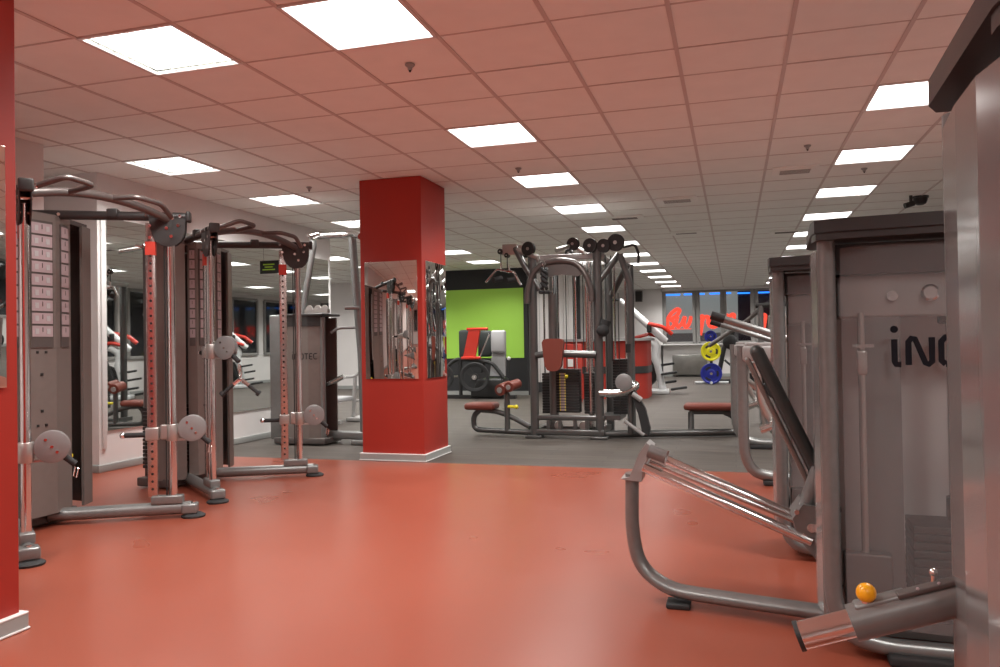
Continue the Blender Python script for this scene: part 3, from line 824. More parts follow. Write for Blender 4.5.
# ================================================================= MULTI STATION (centre)
ms = thing('multi_gym', 'large grey multi-station cable gym with reddish pads in the middle of the grey floor', 'multi gym', (-1.9, 9.0, 0))
def G(x, z, y=9.0): return Vector((x + 1.9, y - 9.0, z))
for (x, y, h) in ((-2.29, 9.0, 2.18), (-1.51, 9.0, 2.22)):
    MB().tube([G(x, 0.02, y), G(x, h, y)], 0.052, 18, flat=((0, 1, 0), 0.8)).box(G(x, 0.015, y), (0.20, 0.18, 0.03), bev=0.008).build('front_post', 'steel_dark', ms)
for (x, y, h) in ((-2.21, 9.75, 2.1), (-1.50, 9.75, 2.15), (-1.25, 9.9, 2.1)):
    MB().tube([G(x, 0.02, y), G(x, h, y)], 0.05, 14).build('rear_post', 'steel_dark', ms)
MB().box(G(-1.86, 0.07, 9.0), (0.82, 0.08, 0.07), bev=0.015).box(G(-1.86, 0.24, 9.0), (0.82, 0.06, 0.06), bev=0.015).box(G(-1.88, 0.07, 9.4), (0.80, 0.06, 0.06)).box(G(-2.29, 0.07, 9.4), (0.06, 0.8, 0.06)).box(G(-1.51, 0.07, 9.4), (0.06, 0.8, 0.06)).box(G(-1.40, 0.24, 9.3), (0.25, 0.5, 0.05)).build('base_frame', 'steel_dark', ms)
for x in (-2.12, -1.98, -1.80, -1.66): MB().box(G(x, 0.155, 9.0), (0.04, 0.05, 0.12)).build('base_strut', 'steel_dark', ms)
for x, z in ((-2.02, 0.14), (-1.72, 0.14)): MB().lathe([(0.05, -0.01), (0.055, 0), (0.05, 0.01)], G(x, z, 9.1), (0, 1, 0), 18).build('base_pulley', 'cast_alu', ms)
for (x, y, w_, n, z0) in ((-1.93, 9.25, 0.30, 16, 0.30), (-2.18, 9.35, 0.16, 15, 0.28), (-1.64, 9.35, 0.20, 15, 0.28), (-1.30, 9.35, 0.18, 20, 0.28)):
    add_stack(ms, x + 1.9, y - 9.0, z0, n, w_, 0.16, 2.05)
np_ = MB()
for k in range(14):
    np_.box(G(-1.98, 0.32 + k * 0.033, 9.162), (0.075, 0.006, 0.024), m=0)
    for q in (-0.03, 0.03): np_.box(G(-1.98 + q, 0.32 + k * 0.033, 9.158), (0.010, 0.004, 0.02), m=1)
np_.build('number_strip', ['placard', 'yellow'], ms)
MB().ball(G(-1.93, 0.72, 9.15), 0.022).tube([G(-1.93, 0.72, 9.15), G(-1.93, 0.72, 9.22)], 0.008, 8).build('selector_pin', 'yellow', ms)
# top structure
MB().tube([G(-2.34, 1.60, 8.93), G(-2.34, 1.72, 8.93), G(-2.28, 1.95, 8.93), G(-2.15, 2.07, 8.95), G(-1.93, 2.10, 8.95), G(-1.74, 2.06, 8.95), G(-1.62, 1.90, 8.93), G(-1.57, 1.72, 8.93), G(-1.57, 1.60, 8.93)], 0.035, 14, fil=0.08).build('lat_arch', 'arm_dark', ms)
MB().prism([G(-2.20, 1.98, 8.95), G(-2.12, 2.07, 8.95), G(-1.93, 2.10, 8.95), G(-1.75, 2.06, 8.95), G(-1.66, 1.93, 8.95), G(-1.74, 1.90, 8.95), G(-1.93, 1.93, 8.95), G(-2.1, 1.90, 8.95)], (0, 0.03, 0)).build('arch_plate', 'sheet_dark', ms)
MB().box(G(-1.86, 2.14, 9.05), (0.86, 0.06, 0.07), bev=0.01).box(G(-1.86, 2.12, 9.75), (0.76, 0.06, 0.06), bev=0.01).box(G(-2.24, 2.12, 9.4), (0.06, 0.8, 0.06), bev=0.01).box(G(-1.51, 2.15, 9.4), (0.06, 0.8, 0.06), bev=0.01).build('top_frame', 'light_grey', ms)
for q in ([G(-2.20, 1.76, 9.0), G(-2.40, 2.08, 9.0), G(-2.50, 2.28, 9.0)], [G(-1.52, 1.80, 9.0), G(-1.27, 2.15, 9.1)], [G(-1.42, 1.70, 9.5), G(-1.2, 2.05, 9.3)]):
    MB().tube(q, 0.038, 12).build('diagonal_brace', 'steel_dark', ms)
MB().tube([G(-2.52, 2.27, 9.0), G(-2.2, 2.14, 8.95)], 0.03, 10).tube([G(-1.95, 2.20, 8.80), G(-1.80, 2.27, 9.0), G(-1.66, 2.18, 9.0)], 0.03, 10).box(G(-2.56, 2.26, 9.0), (0.20, 0.012, 0.13), bev=0.004).box(G(-2.44, 2.25, 9.05), (0.12, 0.10, 0.12), bev=0.01).build('pulley_bracket', 'cast_alu', ms)
for (x, z, y, r) in ((-2.32, 2.25, 8.95, 0.085), (-2.40, 2.24, 9.1, 0.075), (-1.78, 2.28, 8.95, 0.075), (-1.58, 2.25, 8.95, 0.085), (-1.42, 2.24, 8.95, 0.08), (-1.28, 2.27, 8.95, 0.10), (-2.68, 2.24, 9.0, 0.035), (-2.60, 2.19, 9.0, 0.03), (-1.90, 2.22, 9.3, 0.05)):
    MB().lathe([(r * 0.25, -0.022), (r, -0.022), (r * 0.82, 0), (r, 0.022), (r * 0.25, 0.022)], G(x, z, y), (0.25, 1, 0), 24).lathe([(r * 0.22, -0.03), (r * 0.22, 0.03)], G(x, z, y), (0.25, 1, 0), 12, m=1).build('pulley', ['black_plastic', 'cast_alu'], ms)
cb = MB()
for (x, y, z0, z1) in ((-2.03, 9.2, 0.75, 2.1), (-1.93, 9.2, 0.80, 2.1), (-1.84, 9.2, 0.8, 2.1), (-1.74, 9.3, 0.3, 2.1), (-1.38, 9.2, 0.9, 2.15), (-1.43, 9.1, 0.3, 2.15), (-2.68, 9.0, 2.06, 2.22), (-2.60, 9.0, 2.02, 2.18), (-1.30, 9.2, 0.2, 1.7)):
    cb.cyl(G(x, z0, y), G(x, z1, y), 0.006, 6)
cb.build('cable', 'black_plastic', ms)
MB().tube([G(-2.10, 0.1, 9.2), G(-2.10, 1.72, 9.2)], 0.05, 14).build('inner_column', 'sheet_dark', ms)
MB().tube([G(-1.66, 0.1, 9.3), G(-1.66, 2.1, 9.3)], 0.035, 14).build('inner_column', 'satin_steel', ms)
MB().cyl(G(-1.46, 1.22, 8.93), G(-1.40, 1.38, 8.93), 0.06, 12).ball(G(-1.44, 1.26, 8.90), 0.075).build('ab_strap', 'black_rubber', ms)
# chest press back pad
MB().prism([G(x, z, 8.83) for x, z in ((-2.15, 1.13), (-2.13, 1.165), (-2.09, 1.175), (-1.95, 1.175), (-1.905, 1.165), (-1.89, 1.13), (-1.92, 0.86), (-1.95, 0.81), (-1.99, 0.795), (-2.05, 0.795), (-2.09, 0.81), (-2.12, 0.86))], (0, 0.07, 0)).build('back_pad', 'upholstery', ms)
MB().tube([G(-2.25, 0.98, 8.98), G(-2.12, 1.0, 8.94)], 0.04, 12).tube([G(-1.94, 1.0, 8.94), G(-1.54, 0.98, 8.98)], 0.045, 12).cyl(G(-2.26, 1.02, 9.0), G(-2.26, 1.18, 9.0), 0.014, 8).build('press_yoke', 'steel_dark', ms)
# left seat (leg extension)
MB().tube([G(-3.03, 0.31, 9.15), G(-3.11, 0.24, 9.15), G(-3.11, 0.07, 9.15), G(-2.9, 0.06, 9.15), G(-2.32, 0.055, 9.05)], 0.035, 12, fil=0.12).tube([G(-3.05, 0.31, 9.15), G(-2.82, 0.30, 9.15), G(-2.62, 0.24, 9.12), G(-2.36, 0.12, 9.05)], 0.033, 12, fil=0.1).tube([G(-2.66, 0.06, 9.1), G(-2.66, 0.52, 9.1)], 0.035, 12).build('seat_frame', 'steel_dark', ms)
MB().box(G(-3.0, 0.36, 9.15), (0.38, 0.30, 0.085), bev=0.035).build('seat', 'upholstery', ms)
MB().cyl(G(-2.72, 0.565, 9.0), G(-2.67, 0.60, 9.22), 0.07, 20).cyl(G(-2.61, 0.60, 9.0), G(-2.56, 0.63, 9.22), 0.062, 20).build('knee_roller', 'upholstery', ms)
MB().cyl(G(-2.725, 0.562, 8.985), G(-2.72, 0.565, 9.0), 0.035, 16).cyl(G(-2.613, 0.598, 8.985), G(-2.61, 0.60, 9.0), 0.03, 16).build('roller_cap', 'light_grey', ms)
MB().tube([G(-2.64, 0.36, 9.08), G(-2.55, 0.36, 9.05)], 0.018, 10).ball(G(-2.53, 0.36, 9.05), 0.026).build('adjust_knob', 'yellow', ms)
# right bench (seated row) and foot plate
MB().tube([G(-1.5, 0.05, 9.05), G(0.02, 0.05, 9.5)], 0.042, 14).tube([G(-0.50, 0.28, 9.45), G(-0.50, 0.05, 9.4)], 0.036, 12).tube([G(-0.12, 0.28, 9.5), G(-0.02, 0.24, 9.5), G(0.02, 0.06, 9.5)], 0.036, 12, fil=0.1).tube([G(-0.52, 0.285, 9.45), G(-0.05, 0.285, 9.5)], 0.03, 12).build('bench_frame', 'steel_dark', ms)
MB().box(G(-0.26, 0.345, 9.5), (0.64, 0.30, 0.075), bev=0.03).build('bench_pad', 'upholstery', ms)
MB().tube([G(-1.50, 0.53, 8.98), G(-1.25, 0.53, 8.98), G(-1.05, 0.62, 9.0), G(-1.20, 0.66, 9.05)], 0.045, 14, fil=0.1).build('row_arm', 'satin_steel', ms)
disc_pulley(G(-1.215, 0.66, 8.93), (0.1, 1, 0), 0.10, 0.02, ms)
MB().prism([G(-1.09, 0.56, 8.94), G(-1.14, 0.52, 8.94), G(-1.06, 0.30, 8.94), G(-1.02, 0.10, 8.94), G(-0.94, 0.05, 8.94), G(-0.93, 0.14, 8.94), G(-0.98, 0.36, 8.94)], (0, 0.10, 0)).build('foot_plate', 'black_rubber', ms)
MB().tube([G(-1.12, 0.53, 8.93), G(-1.02, 0.46, 8.93)], 0.03, 10).build('plate_bracket', 'light_grey', ms)
MB().tube([G(-1.22, 0.22, 8.95), G(-1.0, 0.06, 8.95)], 0.022, 8).build('plate_brace', 'light_grey', ms)
MB().tube([G(-1.25, 2.14, 9.05), G(-1.14, 1.80, 9.05), G(-1.13, 1.68, 9.05), G(-1.16, 0.06, 9.05)], 0.038, 14, fil=0.2).build('outer_post', 'steel_dark', ms)
MB().tube([G(-1.2, 2.22, 9.0), G(-1.06, 2.24, 8.95), G(-1.02, 2.12, 8.95), G(-1.03, 2.02, 8.95)], 0.016, 8, fil=0.05).tube([G(-1.16, 1.0, 9.05), G(-1.16, 1.1, 9.05)], 0.045, 10).build('rope_hook', 'black_plastic', ms)
# hanging attachments
mg = thing('lat_attachment', 'small chrome V handle with black grips hanging left of the multi gym top', 'cable handle', (-2.64, 9.0, 0))
MB().tube([(-0.22, -0.05, 1.87), (-0.09, 0, 2.03), (0.02, 0, 2.0), (0.12, 0, 1.99), (0.19, 0.05, 1.83)], 0.014, 10, fil=0.03).cyl((-0.04, 0, 2.0), (-0.04, 0, 2.10), 0.012).cyl((0.06, 0, 1.98), (0.06, 0, 2.06), 0.01).build('bar', 'chrome', mg)
MB().tube([(-0.12, -0.06, 1.89), (-0.05, 0.04, 1.92)], 0.035, 12).tube([(0.04, -0.06, 1.88), (0.12, 0.04, 1.90)], 0.035, 12).build('grip', 'black_rubber', mg)
rp = thing('tricep_rope', 'black braided tricep rope hanging from the multi gym arch', 'tricep rope', (-2.11, 8.85, 0))
q = MB()
for sg in (-1, 1):
    q.tube([(0.03 * sg * math.cos(k * 1.2), 0.02 * math.sin(k * 1.2) * sg, 2.0 - k * 0.022) for k in range(12)], 0.022, 8)
    q.lathe([(0.03, -0.02), (0.04, 0), (0.03, 0.02)], (0.03 * sg, 0, 1.72), seg=14)
q.build('rope', 'black_rubber', rp)
MB().tube([(0, 0, 2.1), (0.015, 0, 2.05), (0, 0, 2.0), (-0.015, 0, 2.05)], 0.006, 6, closed=True).build('snap_hook', 'chrome', rp)

# ================================================================= WEIGHT TOWERS (right)
def weight_tower(loc, rz, label, W_=0.95, H=1.50, letters=True, depth=0.46):
    t = thing('weight_tower', label, 'weight tower', loc, rz, 'grey weight stack machines on the right')
    r = 0.030
    MB().tube([(0, 0, H - 0.02), (0, 0, 0.20), (0.04, 0, 0.08), (0.16, 0, 0.05), (W_ - 0.22, 0, 0.055), (W_ - 0.05, 0, 0.10), (W_, 0, 0.30), (W_, 0, H - 0.02)], r, 18, fil=0.12).build('frame_tube', 'grey_metal', t)
    MB().tube([(0, depth, H - 0.02), (0, depth, 0.30), (0.05, depth, 0.10), (0.22, depth, 0.055), (W_ - 0.22, depth, 0.055), (W_ - 0.05, depth, 0.10), (W_, depth, 0.30), (W_, depth, H - 0.02)], r, 18, fil=0.12).build('frame_tube', 'grey_metal', t)
    for fx, fy in ((0.30, 0), (0.30, depth), (W_ - 0.3, 0), (W_ - 0.3, depth)): MB().box((fx, fy, 0.02), (0.26, 0.11, 0.04), bev=0.012).build('rubber_foot', 'black_rubber', t)
    cap = [(-0.05, 0.02), (-0.04, -0.06), (0.02, -0.085), (W_ * 0.5, -0.12), (W_ - 0.02, -0.085), (W_ + 0.06, -0.05), (W_ + 0.07, 0.02), (W_ + 0.07, depth - 0.02), (W_ + 0.05, depth + 0.06), (W_ * 0.5, depth + 0.1), (-0.03, depth + 0.05), (-0.05, depth)]
    MB().prism([(x, y, H) for x, y in cap], (0, 0, 0.045)).prism([(x * 0.985 + 0.004, y * 0.97 + 0.004, H - 0.025) for x, y in cap[:7]] + [(W_ + 0.04, 0.05, H - 0.025), (-0.045, 0.05, H - 0.025)], (0, 0, 0.027)).build('top_cap', 'cap_dark', t)
    front = [(0.045, -0.005), (0.14, -0.045), (W_ * 0.5, -0.075), (W_ - 0.14, -0.045), (W_ - 0.045, -0.005)]
    MB().wall_strip(front, 0.13, H - 0.05, 0.006).build('front_shroud', 'acrylic', t)
    MB().box((W_ / 2, 0.14, H - 0.085), (W_ - 0.06, 0.16, 0.11)).build('void_shade', 'cap_dark', t)  # dark box put in as the shade of the empty tower top
    MB().wall_strip([(0.0, depth + 0.01), (-0.035, depth * 0.93), (-0.045, depth * 0.6), (-0.045, depth * 0.3), (-0.03, depth * 0.1), (0.0, 0.035)], 0.13, H - 0.05, 0.008).build('side_shroud', 'gloss_grey', t)
    MB().box((W_ / 2, depth - 0.03, 0.70), (W_ - 0.08, 0.012, 1.5)).build('back_panel', 'white_plastic', t)
    MB().box((W_ / 2, 0.16, H - 0.22), (W_ - 0.08, 0.14, 0.155), bev=0.01).build('pulley_box', 'light_grey', t)
    b = MB().lathe([(0.03, 0), (0.03, -0.02), (0.022, -0.028)], (0.34, 0.09, H - 0.215), (0, 1, 0), 18).lathe([(0.018, 0), (0.018, -0.015)], (0.22, 0.09, H - 0.222), (0, 1, 0), 14)
    b.build('bolt', 'chrome', t)
    MB().cyl((0.115, 0.06, 0.12), (0.115, 0.06, H - 0.28), 0.011, 10).box((0.115, 0.06, 1.04), (0.035, 0.03, 0.09), bev=0.008).box((0.12, 0.05, 1.10), (0.07, 0.012, 0.012)).build('cable_guide', 'cast_alu', t)
    MB().box((0.175, 0.10, 0.75), (0.14, 0.01, 1.1)).build('inner_plate', 'grey_metal', t)
    MB().cyl((0.42, 0.16, 0.45), (0.42, 0.16, H - 0.28), 0.02, 14).cyl((0.62, 0.16, 0.45), (0.62, 0.16, H - 0.28), 0.02, 14).build('guide_rod', 'satin_steel', t)
    MB().box((0.42, 0.16, 1.20), (0.085, 0.06, 0.05), bev=0.01).box((0.42, 0.16, 1.24), (0.04, 0.05, 0.06)).build('rod_bracket', 'cap_dark', t)
    s = MB()
    for k in range(13): s.box((0.52, 0.17, 0.10 + k * 0.029), (0.50, 0.20, 0.026), bev=0.004)
    s.cyl((0.42, 0.13, 0.48), (0.42, 0.13, 0.56), 0.035, 16)
    s.build('weight_stack', 'stack_iron', t)
    MB().box((0.12, 0.06, 0.24), (0.16, 0.06, 0.24), bev=0.01).box((W_ / 2, 0.25, 0.10), (W_ - 0.1, 0.4, 0.06)).build('lower_plate', 'sheet_dark', t)
    if letters:
        lettering('iNOTEC', (0.19, -0.090, 1.035), (1, -0.0, 0), (0, 0, 1), 0.125, (0, -1, 0)).build('lettering', 'letter_ink', t)
    return t
tower_b = weight_tower((0.322, 3.0, 0), math.radians(-3), 'leg press with iNOTEC lettered weight tower, chrome sled rails and long black back pad')
tower_b.name = 'leg_press'
weight_tower((0.225, 4.25, 0), math.radians(-3), 'third weight tower, half hidden behind the lettered tower', letters=False)
tower_a = weight_tower((0.366, 1.08, 0), math.radians(-3), 'foreground weight machine filling the right edge, chrome arm with yellow knob at its foot', H=1.54, letters=False)

# leg press joined to the second tower
lp = thing('sled', 'seated leg press with chrome sled rails over the red floor and long black back pad', 'leg press', (0.015, 3.45, 0))
MB().tube([(-0.455, 0, 0.55), (-0.46, 0, 0.30), (-0.43, -0.0, 0.14), (-0.30, -0.05, 0.065), (-0.05, -0.10, 0.06), (0.42, -0.20, 0.06)], 0.030, 18, fil=0.12, flat=((0, 1, 0), 1.4)).build('front_loop', 'grey_metal', lp)
MB().box((-0.26, -0.06, 0.012), (0.10, 0.10, 0.024), bev=0.008).build('rubber_foot', 'black_rubber', lp)
MB().prism([(-0.50, -0.05, 0.53), (-0.46, -0.05, 0.54), (-0.42, -0.05, 0.64), (-0.385, -0.05, 0.69), (-0.36, -0.05, 0.67), (-0.40, -0.05, 0.58), (-0.41, -0.05, 0.52)], (0, 0.14, 0)).build('rail_bracket', 'light_grey', lp)
MB().cyl((-0.375, -0.04, 0.655), (-0.30, -0.05, 0.63), 0.03, 16).build('rail_stop', 'grey_metal', lp)
for dy, dz in ((-0.05, -0.015), (0.10, 0.03)):
    MB().cyl((-0.40, dy, 0.60 + dz), (0.27, dy - 0.03, 0.325 + dz), 0.022, 18).build('sled_rail', 'chrome', lp)
MB().cyl((-0.38, 0.03, 0.60), (0.25, 0.0, 0.36), 0.012, 12).build('sled_rod', 'satin_steel', lp)
MB().prism([(0.20, -0.09, 0.40), (0.24, -0.09, 0.46), (0.36, -0.09, 0.44), (0.38, -0.09, 0.16), (0.32, -0.09, 0.20), (0.22, -0.09, 0.32)], (0, 0.22, 0)).build('carriage', 'grey_metal', lp)
MB().cyl((0.27, -0.105, 0.37), (0.27, -0.09, 0.37), 0.018, 12).cyl((0.215, -0.105, 0.43), (0.215, -0.09, 0.43), 0.01, 10).build('bolt', 'chrome', lp)
MB().cyl((0.255, -0.03, 0.44), (0.31, -0.03, 0.60), 0.032, 16).build('pad_support', 'grey_metal', lp)
dv = Vector((0.36, 0, -0.80)).normalized(); ang = math.atan2(0.36, 0.80)
Rp = Matrix.Rotation(-ang, 3, 'Y')
MB().box((0.225, 0.12, 0.755), (0.055, 0.32, 0.76), rot=Rp, bev=0.03).build('back_pad', 'black_pad', lp)
MB().box((0.181, 0.12, 0.73), (0.022, 0.24, 0.70), rot=Rp, bev=0.008).build('pad_backing', 'sheet_metal', lp)

# foreground arm joined to the nearest tower
am = thing('press_arm', 'chrome tube with yellow knob and hole scale at the lower right, on the foreground tower', 'machine arm', (0.0, 1.50, 0))
A0 = Vector((0.105, 0, 0.595)); A1 = Vector((0.50, 0.0, 0.735)); d = (A1 - A0).normalized()
MB().cyl(A0, A0 + d * 0.12, 0.025, 24).build('tube', 'chrome', am)
MB().cyl(A0 - d * 0.006, A0 + d * 0.002, 0.027, 24).build('end_cap', 'black_plastic', am)
MB().cyl(A0 + d * 0.09, A0 + d * 0.55, 0.032, 24).box(A0 + d * 0.14 + Vector((0, 0, 0.026)), (0.09, 0.04, 0.016), rot=Matrix.Rotation(-0.34, 3, 'Y'), bev=0.005).build('sleeve', 'grey_metal', am)
sc_ = MB().box(A0 + d * 0.34 + Vector((-0.008, -0.01, 0.029)), (0.33, 0.026, 0.010), rot=Matrix.Rotation(-0.34, 3, 'Y'), bev=0.003)
for k in range(7): sc_.ball(A0 + d * (0.21 + k * 0.035) + Vector((-0.01, -0.02, 0.034)), 0.003, m=1)
sc_.build('scale_bar', ['sheet_dark', 'placard'], am)
MB().ball(A0 + d * 0.115 + Vector((0, -0.01, 0.050)), 0.017).build('knob', 'orange_knob', am)
MB().cyl(A0 + d * 0.115 + Vector((0, -0.01, 0.03)), A0 + d * 0.115 + Vector((0, -0.01, 0.05)), 0.008).build('knob_stem', 'chrome', am)
MB().cyl(A0 + d * 0.23 + Vector((0, 0, 0.03)), A0 + d * 0.23 + Vector((0, 0, 0.05)), 0.004).ball(A0 + d * 0.23 + Vector((0, 0, 0.052)), 0.007).build('pin', 'chrome', am)
MB().tube([A0 + d * 0.30 + Vector((0, 0.03, -0.02)), (0.46, 0.03, 0.30), (0.50, 0.05, 0.04)], 0.032, 12, fil=0.1).build('strut', 'grey_metal', am)

def join_to(arm, machine):
    Mi = Matrix.Rotation(-machine.rotation_euler.z, 4, 'Z') @ Matrix.Translation(-machine.location)
    for ch in list(arm.children):
        ch.parent = machine
        ch.matrix_basis = Mi @ Matrix.Translation(arm.location)
    bpy.data.objects.remove(arm)
join_to(lp, tower_b)
join_to(am, tower_a)

# machines farther down the right side
def far_press(loc, rz, label, sc=1.0):
    t = thing('seated_press', label, 'press machine', loc, rz)
    MB().tube([(0, 0, 1.08), (0, 0, 0.25), (0.06, 0, 0.10), (0.22, 0, 0.06), (0.9, 0, 0.06)], 0.042, 16, fil=0.14).build('frame_tube', 'grey_metal', t)
    MB().box((0.26, 0, 0.02), (0.24, 0.10, 0.04), bev=0.01).build('rubber_foot', 'black_rubber', t)
    MB().box((0.12, 0, 1.02), (0.24, 0.20, 0.12), bev=0.02).box((0.12, -0.02, 1.09), (0.20, 0.12, 0.03), bev=0.01).build('pivot_box', 'light_grey', t)
    MB().cyl((-0.16, -0.05, 1.30), (0.36, -0.05, 1.12), 0.028, 18).build('press_lever', 'grey_metal', t)
    MB().cyl((-0.23, -0.05, 1.325), (-0.13, -0.05, 1.29), 0.034, 18).build('grip', 'black_rubber', t)
    MB().cyl((0.12, -0.05, 0.43), (0.22, -0.05, 0.47), 0.03, 16).cyl((0.2, -0.05, 0.46), (0.5, -0.05, 0.56), 0.045, 16).build('adjust_tube', 'satin_steel', t)
    MB().tube([(0.10, 0, 0.95), (0.14, 0, 0.60), (0.40, 0.1, 0.25)], 0.03, 12, fil=0.1).tube([(0.05, 0.1, 0.8), (0.24, 0.1, 0.62), (0.30, 0.1, 0.2)], 0.02, 10, fil=0.08).build('linkage', 'cast_alu', t)
    MB().lathe([(0.02, -0.03), (0.09, -0.03), (0.10, 0), (0.09, 0.03), (0.02, 0.03)], (0.22, 0.3, 0.68), (0.2, 1, 0), 20).build('roller', 'black_rubber', t)
    MB().box((0.62, 0.2, 0.75), (0.5, 0.4, 1.3), bev=0.05).build('stack_cover', 'sheet_metal', t)
    return t
far_press((0.06, 6.35, 0), 0.05, 'press machine with black-tipped lever seen just left of the third tower')
far_press((-0.0, 8.45, 0), 0.05, 'press machine farthest down the right side, mostly hidden')
ml = thing('chest_machine', 'twin-post machine with dark top joints left of the third tower, near the windows', 'press machine', (0.67, 11.0, -0.0))
MB().tube([(-0.32, 0, 0.05), (-0.32, 0, 1.58)], 0.04, 12).tube([(-0.10, 0, 0.05), (-0.10, 0, 1.58)], 0.04, 12).box((0.2, 0, 0.04), (1.1, 0.12, 0.07)).build('post', 'grey_metal', ml)
MB().tube([(-0.38, 0, 1.58), (0.05, 0, 1.60), (0.4, 0, 1.75)], 0.035, 10).build('top_joint', 'cap_dark', ml)
MB().tube([(-1.0, 0.1, 1.05), (-0.5, 0.05, 1.38), (-0.3, 0, 1.55)], 0.03, 10).build('lever', 'sheet_dark', ml)
MB().ball((-0.72, 0.2, 1.10), 0.10, sc=(1, 0.4, 1)).build('roller', 'black_rubber', ml)

# ================================================================= FAR CARDIO AREA
def stepper(loc, rz, label, kind=0, name='elliptical_trainer'):
    t = thing(name, label, 'elliptical trainer', loc, rz, 'cardio machines by the windows')
    fm = 'white_paint'
    MB().tube([(-0.60, 0, 2.03), (-0.40, 0, 1.85), (0.30, 0, 1.17), (0.38, 0, 1.12)], [0.045, 0.075, 0.08, 0.06], 12).build('upper_beam', fm, t)
    MB().tube([(-0.60, 0, 2.03), (-0.78, 0.02, 2.04), (-0.84, 0.02, 1.98)], 0.03, 10, fil=0.04).build('handlebar', 'black_rubber', t)
    MB().tube([(-0.05, 0, 1.18), (0.18, 0, 1.04), (0.12, 0, 0.80), (0.20, 0, 0.45), (0.28, 0, 0.08)], 0.085, 12, fil=0.14).build('front_mast', fm, t)
    MB().box((0.10, 0, 0.05), (0.62, 0.5, 0.09), bev=0.02).build('base', fm, t)
    MB().tube([(0.0, -0.12, 1.50), (0.32, -0.12, 1.42), (0.50, -0.12, 1.26)], 0.045, 10, fil=0.08).tube([(-0.3, 0.1, 1.2), (0.0, 0.1, 1.28), (0.3, 0.1, 1.20)], 0.04, 10).build('side_rail', 'red_frame', t)
    MB().box((0.02, 0, 1.40), (0.10, 0.30, 0.18), bev=0.03).build('console', 'black_plastic', t)
    for k, (x, z) in enumerate(((0.36, 0.62), (0.42, 0.44), (0.40, 0.24), (0.62, 0.12))):
        MB().box((x, (-1) ** k * 0.12, z), (0.34, 0.16, 0.05), rot=Matrix.Rotation(-0.15, 3, 'Y'), bev=0.02).build('pedal', 'black_rubber', t)
    MB().lathe([(0.05, -0.06), (0.30, -0.06), (0.33, 0), (0.30, 0.06), (0.05, 0.06)], (-0.14, 0, 0.45), (0, 1, 0), 28).tube([(-0.14, 0.08, 0.9), (0.1, 0.08, 0.3)], 0.05, 8).build('flywheel', 'black_plastic', t)
    return t
e1 = stepper((-1.75, 16.9, 0), 0.05, 'white elliptical trainer with red rails beside the reception counter')
for k, (x, y, r_) in enumerate(((2.2, 14.2, 2.6), (2.2, 16.4, 2.6), (2.2, 18.6, 2.6))):
    dup(e1, (x, y, 0), r_, ['elliptical trainer by the dark windows, nearest of three, seen in the mirror', 'elliptical trainer by the dark windows, middle of three, seen in the mirror', 'elliptical trainer by the dark windows, farthest of three, seen in the mirror'][k])

# reception counter
rc = thing('reception_counter', 'glossy red reception counter with grey top behind the multi gym', 'counter', (-2.3, 15.6, 0))
def arcplan(r, a0, a1, n=14, cx=0.0, cy=0.0): return [(cx + r * math.cos(a0 + (a1 - a0) * k / n), cy + r * math.sin(a0 + (a1 - a0) * k / n)) for k in range(n + 1)]
MB().wall_strip([(-0.95, -0.35)] + arcplan(0.36, -PI / 2, 0, 12, 0.30, 0.01)+[(0.66, 0.7)], 0.0, 1.14, 0.05).build('front', 'red_paint', rc)
MB().wall_strip([(-0.97, -0.365)] + arcplan(0.375, -PI / 2, 0, 12, 0.30, 0.01)+[(0.675, 0.7)], 0.50, 0.64, 0.02).build('band', 'cap_dark', rc)
MB().prism([(x, y, 1.14) for x, y in [(-1.0, -0.42)] + arcplan(0.43, -PI / 2, 0, 12, 0.30, 0.01) + [(0.73, 0.72), (0.35, 0.72), (0.30, 0.0), (-1.0, -0.05)]], (0, 0, 0.05)).build('top', 'light_grey', rc)
bx = thing('red_box', 'red glossy drinks case behind the multi gym stacks', 'cabinet', (-2.95, 14.2, 0))
MB().box((0.08, 0, 0.55), (0.28, 0.4, 1.1), bev=0.02).build('body', 'red_paint', bx)
MB().box((0.08, -0.205, 0.75), (0.10, 0.01, 0.14), bev=0.003).build('emblem', 'white_plastic', bx)
cu = thing('roller_blind', 'pale vertical panels hanging behind the multi gym', 'blind', (-3.60, 15.9, 0))
q = MB()
for k in range(8): q.box((-0.36 + k * 0.105, 0.0, 1.45), (0.098, 0.02, 2.3), rz=0.25, bev=0.004)
q.build('panel', 'white_plastic', cu)
MB().box((0, 0, 2.62), (0.95, 0.06, 0.06)).build('rail', 'frame_grey', cu)
MB().box((0.50, 0.02, 1.38), (0.12, 0.06, 2.7)).build('edge_post', 'wall_black', cu)

t = thing('wall_speaker', 'small dark speaker high on the wall left of the windows', 'speaker', (-2.86, Y1 - 0.02, 2.55))
MB().box((0, -0.08, 0), (0.22, 0.16, 0.34), bev=0.02).build('cabinet', 'sheet_dark', t)
MB().box((0, -0.165, 0), (0.18, 0.01, 0.30)).build('grille', 'black_plastic', t)
t = thing('radiator_cover', 'stainless steel panel on the wall below the window sill', 'radiator', (-1.32, Y1 - 0.14, 0))
MB().box((0, 0, 0.37), (1.05, 0.16, 0.62), bev=0.01).build('cover', 'brushed_steel', t)
MB().box((-0.4, 0, 0.04), (0.05, 0.1, 0.08)).box((0.4, 0, 0.04), (0.05, 0.1, 0.08)).build('foot', 'sheet_dark', t)

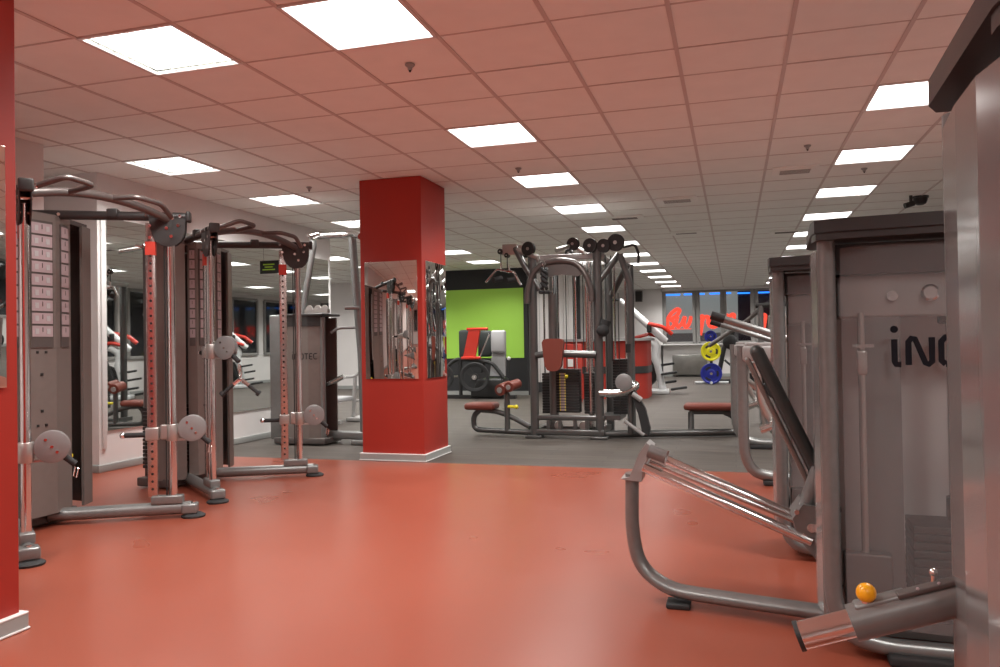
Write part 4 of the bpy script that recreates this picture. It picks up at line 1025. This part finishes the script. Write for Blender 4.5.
# plate tree with coloured plates
pt = thing('plate_rack', 'white-footed weight plate tree standing before the windows', 'plate rack', (-0.565, 20.75, 0))
MB().tube([(0, 0, 0.05), (0, 0, 1.35)], 0.04, 12).build('post', 'black_plastic', pt)
MB().tube([(-0.42, -0.1, 0.04), (0.42, -0.1, 0.04)], 0.035, 10).tube([(0, -0.3, 0.04), (0, 0.3, 0.04)], 0.035, 10).build('foot', 'white_paint', pt)
for z in (0.28, 0.84, 1.26): MB().cyl((0, -0.18, z), (0, 0, z), 0.025).build('peg', 'chrome', pt)
def plate(x, y, z, r, m_, lab, hub='white_plastic'):
    mb = MB()
    mb.lathe([(r * 0.14, -0.03), (r * 0.34, -0.03), (r * 0.40, -0.018), (r * 0.78, -0.018), (r * 0.84, -0.032), (r * 0.97, -0.032), (r, -0.02), (r, 0.02), (r * 0.97, 0.032), (r * 0.14, 0.03)], (0, 0, 0), (0, 1, 0), 36)
    o = tag(mb.build('weight_plate', m_, loc=(x, y, z)), lab, 'weight plate', 'coloured plates on the plate tree')
    MB().lathe([(r * 0.13, -0.034), (r * 0.13, 0.034)], (0, 0, 0), (0, 1, 0), 16).build('hub', 'satin_steel', o)
    k = MB()
    for a in range(3):
        th = PI / 2 + a * 2 * PI / 3 + 0.52
        k.tube([(r * 0.6 * math.cos(th + dd), -0.021, r * 0.6 * math.sin(th + dd)) for dd in (-0.45, -0.2, 0.0, 0.2, 0.45)], r * 0.10, 8, flat=((0, 1, 0), 0.1))
    k.build('grip_slot', 'cap_dark' if m_ == 'yellow_plate' else 'black_plastic', o)
plate(-0.565, 20.58, 0.27, 0.27, 'blue_plate', 'large dark blue weight plate lowest on the plate tree')
plate(-0.565, 20.56, 0.84, 0.25, 'yellow_plate', 'bright yellow weight plate in the middle of the plate tree')
plate(-0.565, 20.58, 1.22, 0.155, 'blue_plate', 'small blue weight plate topmost on the plate tree')
ct = thing('exercise_bike', 'dark cardio machine right of the plate tree below the windows', 'exercise machine', (-0.30, 21.2, 0))
MB().tube([(-0.12, 0, 0.1), (0.06, 0, 0.95), (0.30, 0, 1.35)], 0.06, 10, fil=0.1).tube([(-0.3, 0, 0.05), (0.8, 0, 0.05)], 0.05, 10).tube([(0.06, 0, 0.6), (0.5, 0, 0.2)], 0.03).build('mast', 'black_plastic', ct)
MB().ball((0.30, -0.05, 0.98), 0.17, sc=(1, 0.4, 0.9)).build('console', 'black_rubber', ct)
MB().lathe([(0.05, -0.04), (0.26, -0.04), (0.26, 0.04), (0.05, 0.04)], (0.45, 0, 0.32), (0, 1, 0), 24).build('flywheel', 'cast_alu', ct)

# hanging sign (seen in the mirrors)
hs = thing('hanging_sign', 'small black sign with green print hanging from the ceiling, seen in the wall mirror', 'sign', (-4.35, 10.5, 0))
MB().box((0, 0, 2.37), (0.42, 0.03, 0.20), bev=0.004).build('board', 'wall_black', hs)
q = MB()
for sg in (-1, 1):
    for z, w_ in ((2.41, 0.20), (2.37, 0.14), (2.33, 0.22)): q.box((0.05, 0.017 * sg, z), (w_, 0.003, 0.018))
q.build('print', 'green_print', hs)
MB().cyl((-0.15, 0, 2.47), (-0.15, 0, CEIL), 0.004, 6).cyl((0.15, 0, 2.47), (0.15, 0, CEIL), 0.004, 6).build('wire', 'satin_steel', hs)
